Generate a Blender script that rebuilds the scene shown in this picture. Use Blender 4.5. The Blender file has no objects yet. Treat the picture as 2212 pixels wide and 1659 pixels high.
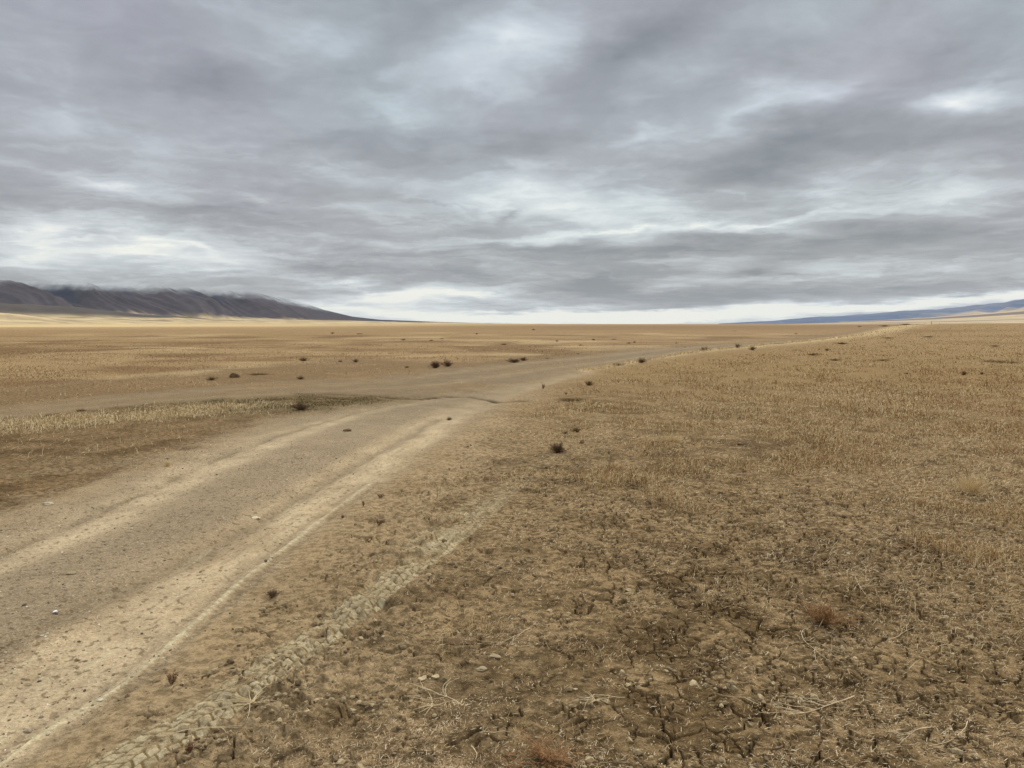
import bpy, math, random
import numpy as np

R = math.radians
S = bpy.context.scene
COL = S.collection

# ------------------------------------------------------------------ camera
CAM_H, PITCH, FPX = 1.6, math.atan(0.0780), 769.0
cam_d = bpy.data.cameras.new("camera"); cam = bpy.data.objects.new("camera", cam_d); COL.objects.link(cam)
cam.location = (0, 0, CAM_H); cam.rotation_euler = (math.pi / 2 - PITCH, 0, 0)
cam_d.sensor_width = 36; cam_d.lens = FPX / 1024 * 36; cam_d.clip_start = 0.05; cam_d.clip_end = 90000
S.camera = cam
S.view_settings.view_transform = 'Standard'; S.view_settings.look = 'None'
S.view_settings.exposure = 0.6; S.view_settings.gamma = 1.0
S.render.resolution_x, S.render.resolution_y = 1024, 768
S.cycles.max_bounces = 6; S.cycles.volume_bounces = 1; S.cycles.transparent_max_bounces = 24
S.cycles.use_denoising = True; S.cycles.denoiser = 'OPENIMAGEDENOISE'; S.cycles.sample_clamp_indirect = 2.0
CT, ST = math.cos(PITCH), math.sin(PITCH)

def lin(r, g, b):
    f = lambda c: (c / 255) / 12.92 if c <= 10 else ((c / 255 + .055) / 1.055) ** 2.4
    return (f(r), f(g), f(b))

def azel(x, y):                      # photo pixel (2212 wide) -> azimuth, elevation in degrees
    u, v = x / 2.1602, y / 2.1602
    dx, dy = (u - 512) / FPX, (384 - v) / FPX
    Y = CT + dy * ST; Z = -ST + dy * CT
    return math.degrees(math.atan2(dx, Y)), math.degrees(math.atan2(Z, math.hypot(dx, Y)))

# ------------------------------------------------------------------ world: overcast sky
SUN_EL, SUN_AZ = 38.0, 24.0          # azimuth measured from +Y towards +X
world = bpy.data.worlds.new("World"); S.world = world; world.use_nodes = True
wn, wl = world.node_tree.nodes, world.node_tree.links
wn.clear()

class G:
    """small node-graph helper"""
    def __init__(s, nodes, links): s.n, s.l = nodes, links
    def node(s, t, **k):
        n = s.n.new(t)
        for a, b in k.items(): setattr(n, a, b)
        return n
    def put(s, sock, v):
        if isinstance(v, bpy.types.NodeSocket): s.l.new(v, sock)
        elif v is not None: sock.default_value = v
    def math(s, op, a, b=None, c=None, clamp=False):
        n = s.node('ShaderNodeMath', operation=op, use_clamp=clamp)
        for i, v in enumerate((a, b, c)): s.put(n.inputs[i], v) if v is not None else None
        return n.outputs[0]
    def vmath(s, op, a, b=None):
        n = s.node('ShaderNodeVectorMath', operation=op)
        s.put(n.inputs[0], a)
        if b is not None: s.put(n.inputs[1], b)
        return n.outputs[0]
    def scale(s, a, f):
        n = s.node('ShaderNodeVectorMath', operation='SCALE'); s.put(n.inputs[0], a); s.put(n.inputs['Scale'], f); return n.outputs[0]
    def noise(s, vec, scale, detail=4, rough=.55, dist=0.0, lac=2.0, color=False):
        n = s.node('ShaderNodeTexNoise'); s.put(n.inputs['Vector'], vec)
        n.inputs['Scale'].default_value = scale; n.inputs['Detail'].default_value = detail
        n.inputs['Roughness'].default_value = rough; n.inputs['Distortion'].default_value = dist; n.inputs['Lacunarity'].default_value = lac
        return n.outputs['Color' if color else 'Fac']
    def ramp(s, fac, stops, interp='LINEAR'):
        n = s.node('ShaderNodeValToRGB'); s.put(n.inputs[0], fac); r = n.color_ramp; r.interpolation = interp
        full = lambda c: tuple(c) + (1,) if len(c) == 3 else tuple(c)
        r.elements.remove(r.elements[1]); r.elements[0].position = stops[0][0]; r.elements[0].color = full(stops[0][1])
        for p, c in stops[1:]: r.elements.new(p).color = full(c)
        return n.outputs['Color']
    def mix(s, fac, a, b, mode='MIX'):
        n = s.node('ShaderNodeMix', data_type='RGBA', blend_type=mode)
        s.put(n.inputs[0], fac)
        for i, v in ((6, a), (7, b)):
            if isinstance(v, (tuple, list)): v = tuple(v) + (1,) if len(v) == 3 else v
            s.put(n.inputs[i], v)
        return n.outputs[2]
    def mapr(s, v, a, b, c, d, smooth=False):
        n = s.node('ShaderNodeMapRange', interpolation_type='SMOOTHSTEP' if smooth else 'LINEAR')
        s.put(n.inputs[0], v)
        for i, q in zip((1, 2, 3, 4), (a, b, c, d)): n.inputs[i].default_value = q
        return n.outputs[0]

g = G(wn, wl)
tc = g.node('ShaderNodeTexCoord').outputs['Generated']
sep = g.node('ShaderNodeSeparateXYZ'); g.put(sep.inputs[0], tc)
dx, dy, dz = sep.outputs
az = g.math('DEGREES', g.math('ARCTAN2', dx, dy)); el = g.math('DEGREES', g.math('ARCSINE', dz))
cmb = g.node('ShaderNodeCombineXYZ'); g.put(cmb.inputs[0], az); g.put(cmb.inputs[1], el)
P = cmb.outputs[0]
elpos = g.math('MAXIMUM', el, 0.0)
# anisotropic coordinates for the cloud deck seen from below
den = g.math('ADD', g.math('MAXIMUM', dz, 0.0), 0.075)
cp = g.node('ShaderNodeCombineXYZ'); g.put(cp.inputs[0], g.math('DIVIDE', dx, den)); g.put(cp.inputs[1], g.math('DIVIDE', dy, den))
deck = cp.outputs[0]
w1 = g.noise(g.vmath('MULTIPLY', P, (0.10, 0.22, 1)), 1.0, 5, .56, .1, color=True)
w2 = g.noise(deck, 2.2, 6, .6, .2, color=True)
warp = g.vmath('ADD', g.vmath('MULTIPLY', g.vmath('SUBTRACT', w1, (.5, .5, .5)), (9, 5.0, 0)),
               g.vmath('MULTIPLY', g.vmath('SUBTRACT', w2, (.5, .5, .5)), (5, 2.2, 0)))
amt = g.mapr(el, 0, 14, 0.38, 1.0)
PW = g.vmath('ADD', P, g.scale(warp, amt))
# broad light and dark parts of the cloud deck: centre x, y, half width, half height, tilt, strength
BL = [
 (1080, 100, 210, 90, 12, .17), (1190, 160, 90, 40, 15, .05), (1640, 230, 150, 55, 25, .14), (2060, 205, 120, 34, 0, .24), (1370, 282, 150, 36, 16, .15),
 (860, 215, 75, 70, 40, .10), (650, 70, 120, 70, 20, .06), (270, 398, 130, 24, -8, .13), (60, 40, 120, 60, 0, .03), (590, 20, 140, 40, 0, .05),
 (120, 490, 190, 55, 12, .16), (320, 545, 250, 50, -4, .20), (110, 540, 190, 45, 0, .10), (260, 612, 420, 26, -3, -.03), (1420, 430, 420, 75, 4, .15), (1120, 405, 170, 60, 10, .10),
 (800, 385, 190, 26, -6, .09), (1180, 455, 200, 40, 0, .07), (2060, 415, 260, 60, -6, .10), (1560, 492, 560, 16, 3, .12), (1930, 150, 180, 60, 10, .05), (1760,180,150,50,20,.07),
 (1290, 688, 330, 30, 0, .46), (920, 638, 210, 22, 2, .30), (900, 676, 360, 24, -3, .24), (700, 610, 140, 14, -4, .10), (1500, 690, 260, 10, 1, .20),
 (1950, 650, 360, 14, 4, .30), (1700, 670, 300, 13, 2, .26), (2180, 634, 180, 14, 5, .22), (700, 535, 260, 10, 0, .08), (1000, 520, 240, 9, 0, .07), (1250, 500, 240, 12, 4, .09),(560,655,260,30,-6,.05),
 (1500, 570, 300, 10, 0, .06), (2000, 575, 330, 16, 0, .07),(600,430,200,14,-8,.05),(1800,600,300,8,0,.07),
 (450, 165, 330, 75, -4, -.06), (420, 170, 150, 30, 0, -.07), (1330, 130, 230, 80, 32, -.11), (900, 315, 260, 42, 4, -.08), (1150, 330, 270, 42, 10, -.08),
 (1720, 300, 320, 80, 14, -.19), (1640, 360, 220, 45, 8, -.10), (2150, 290, 180, 60, 5, -.11), (120, 440, 280, 34, -3, -.10), (400, 450, 240, 26, -8, -.06),
 (1290, 612, 100, 24, 0, -.13), (1620, 583, 70, 17, 5, -.12), (1850, 512, 620, 38, 3, -.13), (1200, 545, 480, 26, 0, -.10), (700, 470, 330, 26, -6, -.05),(1000,590,520,14,0,-.06),
 (200, 512, 60, 24, 10, -.13), (1110, 462, 32, 14, 30, -.14), (2000, 85, 340, 75, 6, -.08), (700, 590, 260, 22, -8, -.06), (1500, 640, 420, 20, 2, -.10), (1900, 615, 360, 20, 4, -.06),
 (1480, 30, 260, 60, 20, -.05), (900, 40, 140, 70, 40, -.05), (140, 300, 260, 60, -8, .02), (620, 330, 160, 40, 10, -.02), (1480,345,60,14,10,-.05), (2100,375,70,16,10,-.06), (560,620,240,18,-6,-.03),
 (1290, 614, 80, 18, 0, -.14), (1150, 628, 55, 11, 3, -.12), (1620, 586, 52, 12, 8, -.12), (1690, 590, 26, 9, -10, -.09), (760, 606, 90, 10, -4, .16), (830, 640, 90, 9, 3, .20), (1010, 632, 60, 8, 0, .16), (1400, 664, 150, 7, 2, -.14), (1120, 668, 130, 6, 0, -.12), (1700, 636, 190, 8, 3, -.10), (2050, 628, 200, 8, 4, -.08), (1500, 486, 90, 10, 12, .12), (1650, 482, 110, 7, 8, .12), (1350, 497, 110, 6, 0, .12), (560, 500, 60, 9, -8, .08), (420, 540, 120, 9, -10, .10), (700, 575, 130, 8, -5, -.08), (940, 300, 60, 30, 20, -.05), (1920, 320, 90, 30, 10, -.06)]
acc = None
for (bx, by, rx, ry, rot, a) in BL:
    ca, ce = azel(bx, by)
    k = math.degrees(1 / (FPX * 2.1602))
    m = g.node('ShaderNodeMapping', vector_type='TEXTURE'); g.put(m.inputs[0], PW)
    m.inputs[1].default_value = (ca, ce, 0); m.inputs[2].default_value = (0, 0, R(rot)); m.inputs[3].default_value = (rx * k * 1.75, ry * k * 1.75, 1)
    gr = g.node('ShaderNodeTexGradient', gradient_type='QUADRATIC_SPHERE'); g.put(gr.inputs[0], m.outputs[0])
    acc = g.math('MULTIPLY', gr.outputs['Fac'], a * 1.25) if acc is None else g.math('MULTIPLY_ADD', gr.outputs['Fac'], a * 1.25, acc)
base = g.ramp(g.math('DIVIDE', elpos, 30.0), [(0, (.71,) * 3), (.08, (.685,) * 3), (.28, (.705,) * 3), (.5, (.690,) * 3), (.8, (.658,) * 3), (1, (.65,) * 3)])
n1 = g.noise(deck, 1.1, 8, .56, .4); n2 = g.noise(g.vmath('MULTIPLY', PW, (.16, .40, 1)), 1.0, 8, .58, .5)
n4 = g.noise(g.vmath('MULTIPLY', PW, (.09, .75, 1)), 1.0, 10, .64, .5)
n3 = g.noise(g.vmath('MULTIPLY', deck, (1, .55, 1)), 5.0, 6, .65, .4)
s_ = g.math('ADD', base, acc)
s_ = g.math('ADD', s_, g.math('MULTIPLY', g.math('SUBTRACT', n1, .5), .25))
s_ = g.math('ADD', s_, g.math('MULTIPLY', g.math('SUBTRACT', n2, .5), .17))
n5 = g.noise(g.vmath('ADD', deck, (3.7, 1.9, 0)), 2.6, 7, .60, .25)
s_ = g.math('ADD', s_, g.math('MULTIPLY', g.math('SUBTRACT', n3, .5), .06))
s_ = g.math('ADD', s_, g.math('MULTIPLY', g.math('SUBTRACT', g.mapr(n5, .42, .62, 0, 1, True), .5), .05))
s_ = g.math('ADD', s_, g.math('MULTIPLY', g.math('SUBTRACT', g.mapr(n4, .45, .55, 0, 1, True), .5), g.mapr(el, 3, 14, .06, .0)))
s_ = g.math('ADD', s_, g.math('MULTIPLY', g.math('SUBTRACT', n4, .5), g.mapr(el, 4, 16, .20, .0)))
cloud = g.ramp(s_, [(.48, lin(132, 138, 145)), (.62, lin(157, 161, 168)), (.70, lin(172, 177, 184)), (.80, lin(196, 204, 212)), (.90, lin(222, 229, 234)), (1.0, lin(246, 248, 244))])
tn = g.noise(P, .045, 3, .5, .5)
hue = g.ramp(tn, [(.38, (.975, 1.012, 1.005)), (.5, (1.0, 1.0, .998)), (.62, (1.025, .985, 1.01))])
cloud = g.mix(g.mapr(el, 3, 16, .15, 1.0), cloud, hue, 'MULTIPLY')
warmth = g.ramp(g.math('DIVIDE', elpos, 30.0), [(0, (1.035, 1.02, .95)), (.22, (1.03, 1.015, .965)), (.5, (.99, 1.0, 1.0)), (1, (.98, .995, 1.015))])
cloud = g.mix(1.0, cloud, warmth, 'MULTIPLY')
lift = g.mapr(el, 23, 62, 0.66, 2.5, True)         # an overcast sky is brightest overhead
cl2 = g.scale(cloud, lift)
sky = g.node('ShaderNodeTexSky', sky_type='NISHITA'); sky.sun_disc = False; sky.sun_elevation = R(SUN_EL); sky.sun_rotation = R(SUN_AZ)
bg1 = g.node('ShaderNodeBackground'); g.put(bg1.inputs[0], sky.outputs[0]); bg1.inputs[1].default_value = 0.05
bg2 = g.node('ShaderNodeBackground'); g.put(bg2.inputs[0], cl2); bg2.inputs[1].default_value = 1.0
ms = g.node('ShaderNodeMixShader'); ms.inputs[0].default_value = 0.96
wl.new(bg1.outputs[0], ms.inputs[1]); wl.new(bg2.outputs[0], ms.inputs[2])
wo = g.node('ShaderNodeOutputWorld'); wl.new(ms.outputs[0], wo.inputs[0])

sun_d = bpy.data.lights.new("sun", 'SUN'); sun = bpy.data.objects.new("sun", sun_d); COL.objects.link(sun)
sun_d.energy = 1.5; sun_d.angle = R(10); sun_d.color = (1.0, .95, .86)
sun.rotation_euler = (R(90 - SUN_EL), 0, R(180 - SUN_AZ))
sun.location = (0, 0, 30)

# ------------------------------------------------------------------ numeric helpers
def hash01(ix, iy, seed):
    h = (ix.astype(np.int64) * 374761393 + iy.astype(np.int64) * 668265263 + seed * 1274126177) & 0xFFFFFFFF
    h = ((h ^ (h >> 13)) * 1274126177) & 0xFFFFFFFF
    h = ((h ^ (h >> 16)) * 2246822519) & 0xFFFFFFFF
    return ((h ^ (h >> 15)) & 0xFFFFFF) / 16777215.0

GTX = np.cos(np.arange(1024) * 2 * math.pi / 1024); GTY = np.sin(np.arange(1024) * 2 * math.pi / 1024)
def perlin(x, y, seed=0):
    xi, yi = np.floor(x), np.floor(y); fx, fy = x - xi, y - yi
    xi = xi.astype(np.int64); yi = yi.astype(np.int64)
    sx = fx * fx * fx * (fx * (fx * 6 - 15) + 10); sy = fy * fy * fy * (fy * (fy * 6 - 15) + 10)
    def gd(ox, oy):
        h = (((xi + ox) * 374761393 + (yi + oy) * 668265263 + seed * 1274126177) & 0xFFFFFFFF)
        h = ((h ^ (h >> 13)) * 1274126177) & 0xFFFFFFFF; h = (h ^ (h >> 15)) & 1023
        return GTX[h] * (fx - ox) + GTY[h] * (fy - oy)
    a = gd(0, 0); b = gd(1, 0); c = gd(0, 1); d = gd(1, 1)
    return ((a + (b - a) * sx) * (1 - sy) + (c + (d - c) * sx) * sy) * 1.5

def sstep(a, b, x):
    t = np.clip((x - a) / (b - a), 0, 1); return t * t * (3 - 2 * t)

def fbm(x, y, wave, octs, seed, cell=None, gain=.5, billow=False):
    out = 0.0; amp = 1.0; tot = 0
    for o in range(octs):
        w = wave / (2.03 ** o); c, s = math.cos(o * 1.1 + seed), math.sin(o * 1.1 + seed)
        n = perlin((x * c - y * s) / w + 17.3 * o, (x * s + y * c) / w - 9.1 * o, seed + o * 7)
        if billow: n = np.abs(n) * 2 - .55
        if cell is not None: n = n * sstep(1.2, 3.0, w / cell)
        out = out + n * amp; tot += amp; amp *= gain
    return out / tot

def voronoi_edge(x, y, seed):
    xi, yi = np.floor(x).astype(np.int64), np.floor(y).astype(np.int64)
    f1 = np.full(x.shape, 9.0); f2 = np.full(x.shape, 9.0); cid = np.zeros(x.shape)
    for ox in (-1, 0, 1):
        for oy in (-1, 0, 1):
            cx, cy = xi + ox, yi + oy
            px = cx + .1 + .8 * hash01(cx, cy, seed); py = cy + .1 + .8 * hash01(cx, cy, seed + 5)
            d = np.hypot(px - x, py - y); nid = hash01(cx, cy, seed + 9)
            m = d < f1
            f2 = np.where(m, f1, np.minimum(f2, d)); cid = np.where(m, nid, cid); f1 = np.where(m, d, f1)
    return f2 - f1, cid

def gpt(x, y):                      # photo point (2212 wide) -> where that spot lies on the plain
    u, v = x / 2.1602, y / 2.1602
    a, b = (u - 512) / FPX, (384 - v) / FPX
    Y = CT + b * ST; Z = -ST + b * CT; t = -CAM_H / Z
    return (a * t, Y * t)

def densify(pts, n=5):
    P_ = [np.array(p, float) for p in pts]; out = []
    for i in range(len(P_) - 1):
        p0 = P_[max(i - 1, 0)]; p1 = P_[i]; p2 = P_[i + 1]; p3 = P_[min(i + 2, len(P_) - 1)]
        for k in range(n):
            t = k / n
            out.append(.5 * ((2 * p1) + (-p0 + p2) * t + (2 * p0 - 5 * p1 + 4 * p2 - p3) * t * t + (-p0 + 3 * p1 - 3 * p2 + p3) * t ** 3))
    out.append(P_[-1]); return out

def line(pts, n=3):                 # picture polyline -> polyline on the plain
    return np.array([gpt(*p) for p in densify(pts, n)])

def sdist(pl, x, y, along=False):   # signed distance (+ = left of the walking direction), and arc length
    best = np.full(x.shape, 1e9); sgn = np.ones(x.shape); arc = np.zeros(x.shape); s0 = 0.0
    for (a, b) in zip(pl[:-1], pl[1:]):
        ex, ey = b - a; L2 = ex * ex + ey * ey; L = math.sqrt(L2)
        if L < 1e-9: continue
        t = np.clip(((x - a[0]) * ex + (y - a[1]) * ey) / L2, 0, 1)
        qx, qy = x - a[0] - t * ex, y - a[1] - t * ey
        d = qx * qx + qy * qy; m = d < best
        best = np.where(m, d, best); cr = ex * (y - a[1]) - ey * (x - a[0])
        sgn = np.where(m, np.where(cr >= 0, 1.0, -1.0), sgn); arc = np.where(m, s0 + t * L, arc); s0 += L
    d = np.sqrt(best) * sgn
    return (d, arc) if along else d

TAIL = [(1500, 762), (1700, 740), (1850, 722), (1960, 707.5)]
L_FIELD = line([(-900, 900), (-400, 865), (0, 838), (245, 819), (455, 801), (595, 787), (774, 777), (907, 780), (1093, 779), (1362, 752), (1700, 732), (1880, 714), (1960, 706)])
L_UP = line([(-900, 950), (-400, 910), (0, 876), (350, 843), (560, 826), (774, 815), (900, 803), (1093, 786), (1362, 758), (1700, 735), (1880, 716), (1960, 707)])
L_LOW = line([(-900, 960), (-400, 930), (0, 903), (350, 873), (500, 862), (640, 855), (774, 853), (900, 858), (1000, 850), (1200, 805), (1500, 764), (1960, 707.3)])
L_LEFT = line([(-900, 1500), (-300, 1220), (0, 1105), (200, 1045), (330, 992), (480, 945), (560, 905), (700, 885), (800, 873), (900, 862), (1000, 850), (1200, 805), (1500, 764), (1960, 707.3)])
L_RIGHT = line([(-700, 2100), (-300, 1860), (0, 1655), (110, 1575), (240, 1500), (330, 1430), (450, 1325), (520, 1260), (600, 1200), (700, 1125), (800, 1055), (900, 985), (1000, 925), (1080, 880), (1130, 855), (1200, 825), (1300, 798), (1450, 778), (1600, 759), (1750, 743), (1900, 719), (1960, 708)])
L_RUTA = line([(-500, 1400), (-200, 1290), (0, 1222), (120, 1172), (250, 1115), (350, 1065), (450, 1018), (600, 955), (740, 905), (850, 878), (1000, 855), (1150, 822)])
L_RUTA2 = line([(-300, 1230), (0, 1165), (200, 1095), (350, 1030), (480, 975), (600, 935), (700, 903), (820, 876)])
L_RUTB = line([(-400, 1900), (-150, 1710), (0, 1590), (180, 1450), (330, 1330), (480, 1225), (600, 1140), (720, 1060), (820, 992), (900, 940), (980, 895), (1060, 862), (1130, 838), (1220, 812), (1320, 792)])
L_RUTB0 = line([(-300, 1560), (0, 1400), (200, 1300), (330, 1240), (450, 1180), (560, 1120), (640, 1075), (740, 1015), (860, 950), (950, 903)])
L_RIDGE = line([(-250, 1830), (0, 1640), (110, 1560), (240, 1488), (330, 1415), (450, 1310), (520, 1247), (600, 1187), (700, 1110), (800, 1040)])
L_TREAD = line([(60, 1790), (260, 1655), (350, 1600), (450, 1545), (590, 1440), (750, 1330), (830, 1268), (950, 1180), (1040, 1110), (1110, 1045), (1190, 985), (1240, 950)])
L_TREAD2 = line([(900, 1190), (1000, 1115), (1100, 1055), (1200, 995), (1280, 945), (1310, 905), (1280, 882), (1200, 872)])
L_TREAD3 = line([(1290, 1000), (1320, 950), (1330, 915), (1270, 885), (1180, 868)])
L_CHURN = line([(560, 1560), (700, 1400), (800, 1290), (870, 1190), (930, 1100), (985, 1020), (1040, 950), (1090, 910)])
L_GULLY = line([(640, 850), (675, 851), (731, 852), (822, 856.5), (857, 861), (901, 862), (956, 857), (1012, 857), (1058, 862), (1086, 868), (1130, 866)])
L_GULLY2 = line([(700, 858), (726, 861), (770, 863), (800, 862)])
L_STRAW = line([(-300, 955), (0, 922), (150, 912), (250, 905), (350, 897), (430, 884), (500, 880)])
L_FR1 = line([(-300, 918), (0, 887), (350, 853), (560, 838), (774, 828), (1000, 803), (1200, 778), (1500, 751), (1800, 724)])
L_FR2 = line([(-300, 940), (0, 900), (350, 866), (560, 853), (700, 845), (900, 835), (1050, 815), (1250, 788), (1500, 758), (1800, 728)])
L_BANK = line([(1290, 800), (1450, 776), (1600, 757), (1750, 741), (1850, 729), (1960, 712), (2010, 706)], 3)
PITS = [(190, 1050, .085), (965, 1185, .12), (680, 1590, .08), (1260, 890, .08), (600, 1300, .09), (640, 1120, .06), (280, 870, .07), (1150, 1430, .07), (500, 1420, .08), (160, 1400, .08), (800, 590, .06), (1040, 300, .09)]
PITS = [gpt((900 + a * .568) / 1.291, (1200 + b * .568) / 1.291) + (r,) for a, b, r in PITS]

c3 = lambda *a: np.array(lin(*a))
EXPO = 0.92                        # what a white card would read in this light
C_PALE = c3(190, 168, 133) / EXPO; C_SILT = c3(163, 139, 103) / EXPO; C_GRAV = c3(151, 132, 104) / EXPO; C_GRAV2 = c3(138, 120, 93) / EXPO
C_DUFF = c3(104, 82, 51) / EXPO; C_SOILR = c3(152, 126, 88) / EXPO; C_TILE = c3(196, 180, 143) / EXPO; C_MUD = c3(128, 106, 70) / EXPO
C_GOLD = c3(168, 137, 95) / EXPO; C_GOLDP = c3(206, 178, 130) / EXPO; C_RUST = c3(134, 104, 68) / EXPO; C_GREEN = c3(108, 94, 60) / EXPO; C_SHOULD = c3(138, 112, 78) / EXPO
C_FIELDR = c3(156, 126, 80) / EXPO

def mixc(c, col, m):
    return c * (1 - m[:, None]) + np.asarray(col)[None, :] * m[:, None]

def cell_of(x, y):
    d = np.maximum(np.hypot(x, y), .5)
    return np.maximum(np.maximum(.7 * d * d / (CAM_H * FPX) * .55, d * .001), .003)

def swell(x, y):
    """gentle rise of the plain, far out only"""
    d = np.hypot(x, y)
    z = .35 * fbm(x, y, 120, 3, 91) * sstep(40, 160, d) + .06 * fbm(x, y, 14, 3, 92) * sstep(8, 30, d)
    rt = sstep(.30, .62, np.arctan2(x, y))
    z = z + rt * (sstep(90, 260, d) * 1.9 - sstep(700, 2600, d) * .0)
    return z

def fields(x, y, want_color=True):
    d0 = np.hypot(x, y); cell = cell_of(x, y)
    wob = np.clip(d0 * .02, .03, .5)
    wx = x + wob * fbm(x, y, .9, 3, 3, cell) * 1.2 + .5 * wob * fbm(x, y, 4, 2, 4); wy = y + wob * fbm(x, y, .9, 3, 5, cell) * 1.2 + .5 * wob * fbm(x, y, 4, 2, 6)
    sF, sU, sLo, sLe, sR = (sdist(l, wx, wy) for l in (L_FIELD, L_UP, L_LOW, L_LEFT, L_RIGHT))
    soft = np.clip(d0 * .014, .06, 2.5)
    pe1 = fbm(x, y, .7, 4, 201, cell, .6); pe2 = fbm(x, y, 5.0, 4, 202, cell, .6)
    sLe = sLe + .45 * pe1 + .35 * pe2; sR = sR + .16 * pe1; sF = sF + (pe2 * 2.2 + pe1 * .8) * np.clip(.35 + .035 * d0, 0, 4); sU = sU + (pe1 * .5 + pe2 * .4)
    up = lambda s, k=1.0: sstep(-k, k, s / soft)
    m_field = up(sF, 3.5)
    m_should = (1 - m_field) * up(sU)
    m_wedge = (1 - up(sLo, 1.5)) * up(sLe, 2.6)
    m_right = 1 - up(sR, 2.2)
    m_far = (1 - up(sU)) * up(sLo)
    m_main = np.clip((1 - up(sLe, 2.6)) * (1 - m_right), 0, 1)
    m_road = np.clip(m_far + m_main, 0, 1)
    fine = fbm(x, y, .10, 4, 11, cell, .6); mid = fbm(x, y, .55, 4, 12, cell, .55); big = fbm(x, y, 3.2, 4, 13, cell, .55); huge = fbm(x, y, 26, 4, 14, cell, .55)
    bil = fbm(x, y, .22, 4, 15, cell, .62, True)
    sA = sdist(L_RUTA, x + .4 * (wx - x), y + .4 * (wy - y)); ruta = np.exp(-(sA / .22) ** 2); rutad = np.exp(-((sA - .20) / .045) ** 2) * sstep(-.3, .2, pe1 + .1); ruta2 = np.exp(-(sdist(L_RUTA2, wx, wy) / .13) ** 2)
    sB, aB = sdist(L_RUTB, x + .3 * (wx - x), y + .3 * (wy - y), True); rutb = np.exp(-(sB / .42) ** 4)
    sB0, aB0 = sdist(L_RUTB0, x + .4 * (wx - x), y + .4 * (wy - y), True); rutb0 = np.exp(-(sB0 / .10) ** 2)
    sRd = sdist(L_RIDGE, x, y); rdg = np.exp(-(sRd / (.019 + .012 * perlin(x * 4, y * 4, 78))) ** 4); rdg_side = np.exp(-((np.abs(sRd) - .07) / .03) ** 2)
    rdg_on = sstep(-.5, .15, fbm(x, y, .4, 3, 77) + .3) * sstep(9.5, 7.5, d0); rdg = rdg * rdg_on; rdg_side = rdg_side * rdg_on
    near = d0 < 26
    lug = np.zeros(x.shape); tband = np.zeros(x.shape)
    for pl, width, ss, presence in ((L_TREAD, .108, 1, -.12), (L_TREAD2, .13, 2, .08), (L_TREAD3, .12, 3, .22)):
        s, a = sdist(pl, x + .15 * (wx - x), y + .15 * (wy - y), True)
        sel = near & (np.abs(s) < width * 1.3)
        on = sstep(-.34 + presence, .06 + presence, fbm(x, y, .33, 4, 40 + ss, cell, .65) + .10 * np.abs(s) / width) * sstep(width * 1.15, width * .9, np.abs(s))
        pa = a + np.abs(s) * .55; colw = .052; cc = np.floor((s + 5) / colw); pa2 = pa / .062 + (cc % 2) * .5 + .15 * perlin(x * 9, y * 9, 3)
        fx = np.abs(((s + 5) / colw) % 1 - .5) * 2; fy = np.abs(pa2 % 1 - .5) * 2
        lg = sstep(.95, .78, fx) * sstep(.92, .72, fy) * on * sel * (.45 + .55 * hash01(cc.astype(np.int64), np.floor(pa2).astype(np.int64), 7))
        fd = .15 + .85 * sstep(8.5, 5.0, d0); lug = np.maximum(lug, lg * fd); tband = np.maximum(tband, on * sel * fd)
    sC = sdist(L_CHURN, wx, wy); churn = np.exp(-(sC / .38) ** 2) * (m_right > .3) * sstep(0, 1, 1.0)
    # fine herringbone print in the right rut and along both of its edges
    herr = near * sstep(-.1, .25, fbm(x, y, .8, 2, 61)) * (.5 + .5 * np.sin((aB + np.abs(sB) * .8) * 2 * math.pi / .062)) * np.exp(-((np.abs(sB) - .26) / .13) ** 2)
    herr = herr * sstep(11, 7, d0)
    strk = fbm(aB * 1.0, sB * 14, .9, 4, 63, cell * 3, .6)
    # drying cracks
    crk = np.zeros(x.shape)
    sel = (d0 < 10.5) & (sR < -.25)
    if sel.any():
        xs, ys = x[sel], y[sel]
        qx = xs + .045 * fbm(xs, ys, .11, 3, 21); qy = ys + .045 * fbm(xs, ys, .11, 3, 22)
        zone = np.clip(sstep(-.3, 1.0, xs - .1) * .8 + .2, 0, 1) * sstep(10.5, 5.5, np.hypot(xs, ys))
        e1, i1 = voronoi_edge(qx / .15, qy / .15, 31); e2, i2 = voronoi_edge(qx / .07, qy / .07, 33)
        gate1 = sstep(.0, .35, fbm(xs, ys, .22, 3, 23) + zone * .48 - .20); gate2 = sstep(.0, .3, fbm(xs, ys, .2, 3, 24) + zone * .38 - .24)
        wdt = .045 + .05 * hash01(np.floor(xs * 4).astype(np.int64), np.floor(ys * 4).astype(np.int64), 8) * 0 + .10 * np.clip(fbm(xs, ys, .2, 2, 25) + .2, 0, 1)
        c_ = np.maximum(sstep(wdt, wdt * .25, e1) * gate1, .6 * sstep(.13, .03, e2) * gate2)
        crk[sel] = c_
    crk = crk * (1 - tband * .6)
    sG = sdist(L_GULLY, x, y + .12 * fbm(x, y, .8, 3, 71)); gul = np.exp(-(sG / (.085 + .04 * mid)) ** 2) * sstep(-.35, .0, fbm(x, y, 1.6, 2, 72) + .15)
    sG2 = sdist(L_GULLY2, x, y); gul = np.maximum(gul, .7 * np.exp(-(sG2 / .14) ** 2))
    # ---- height
    rough = m_right * (.75 + .5 * churn) + m_wedge * .9 + m_should * .8 + m_field * .9 + m_road * .16
    rough = rough * (1 - .85 * tband)
    silt = np.clip(m_right * np.exp(sR / .55), 0, 1)
    rough = rough * (1 - .6 * silt)
    z = swell(x, y) + .024 * big * (.25 + .75 * (1 - m_road)) * (1 - .7 * m_wedge) + rough * (.016 * mid + .013 * bil + .011 * fine)
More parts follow.
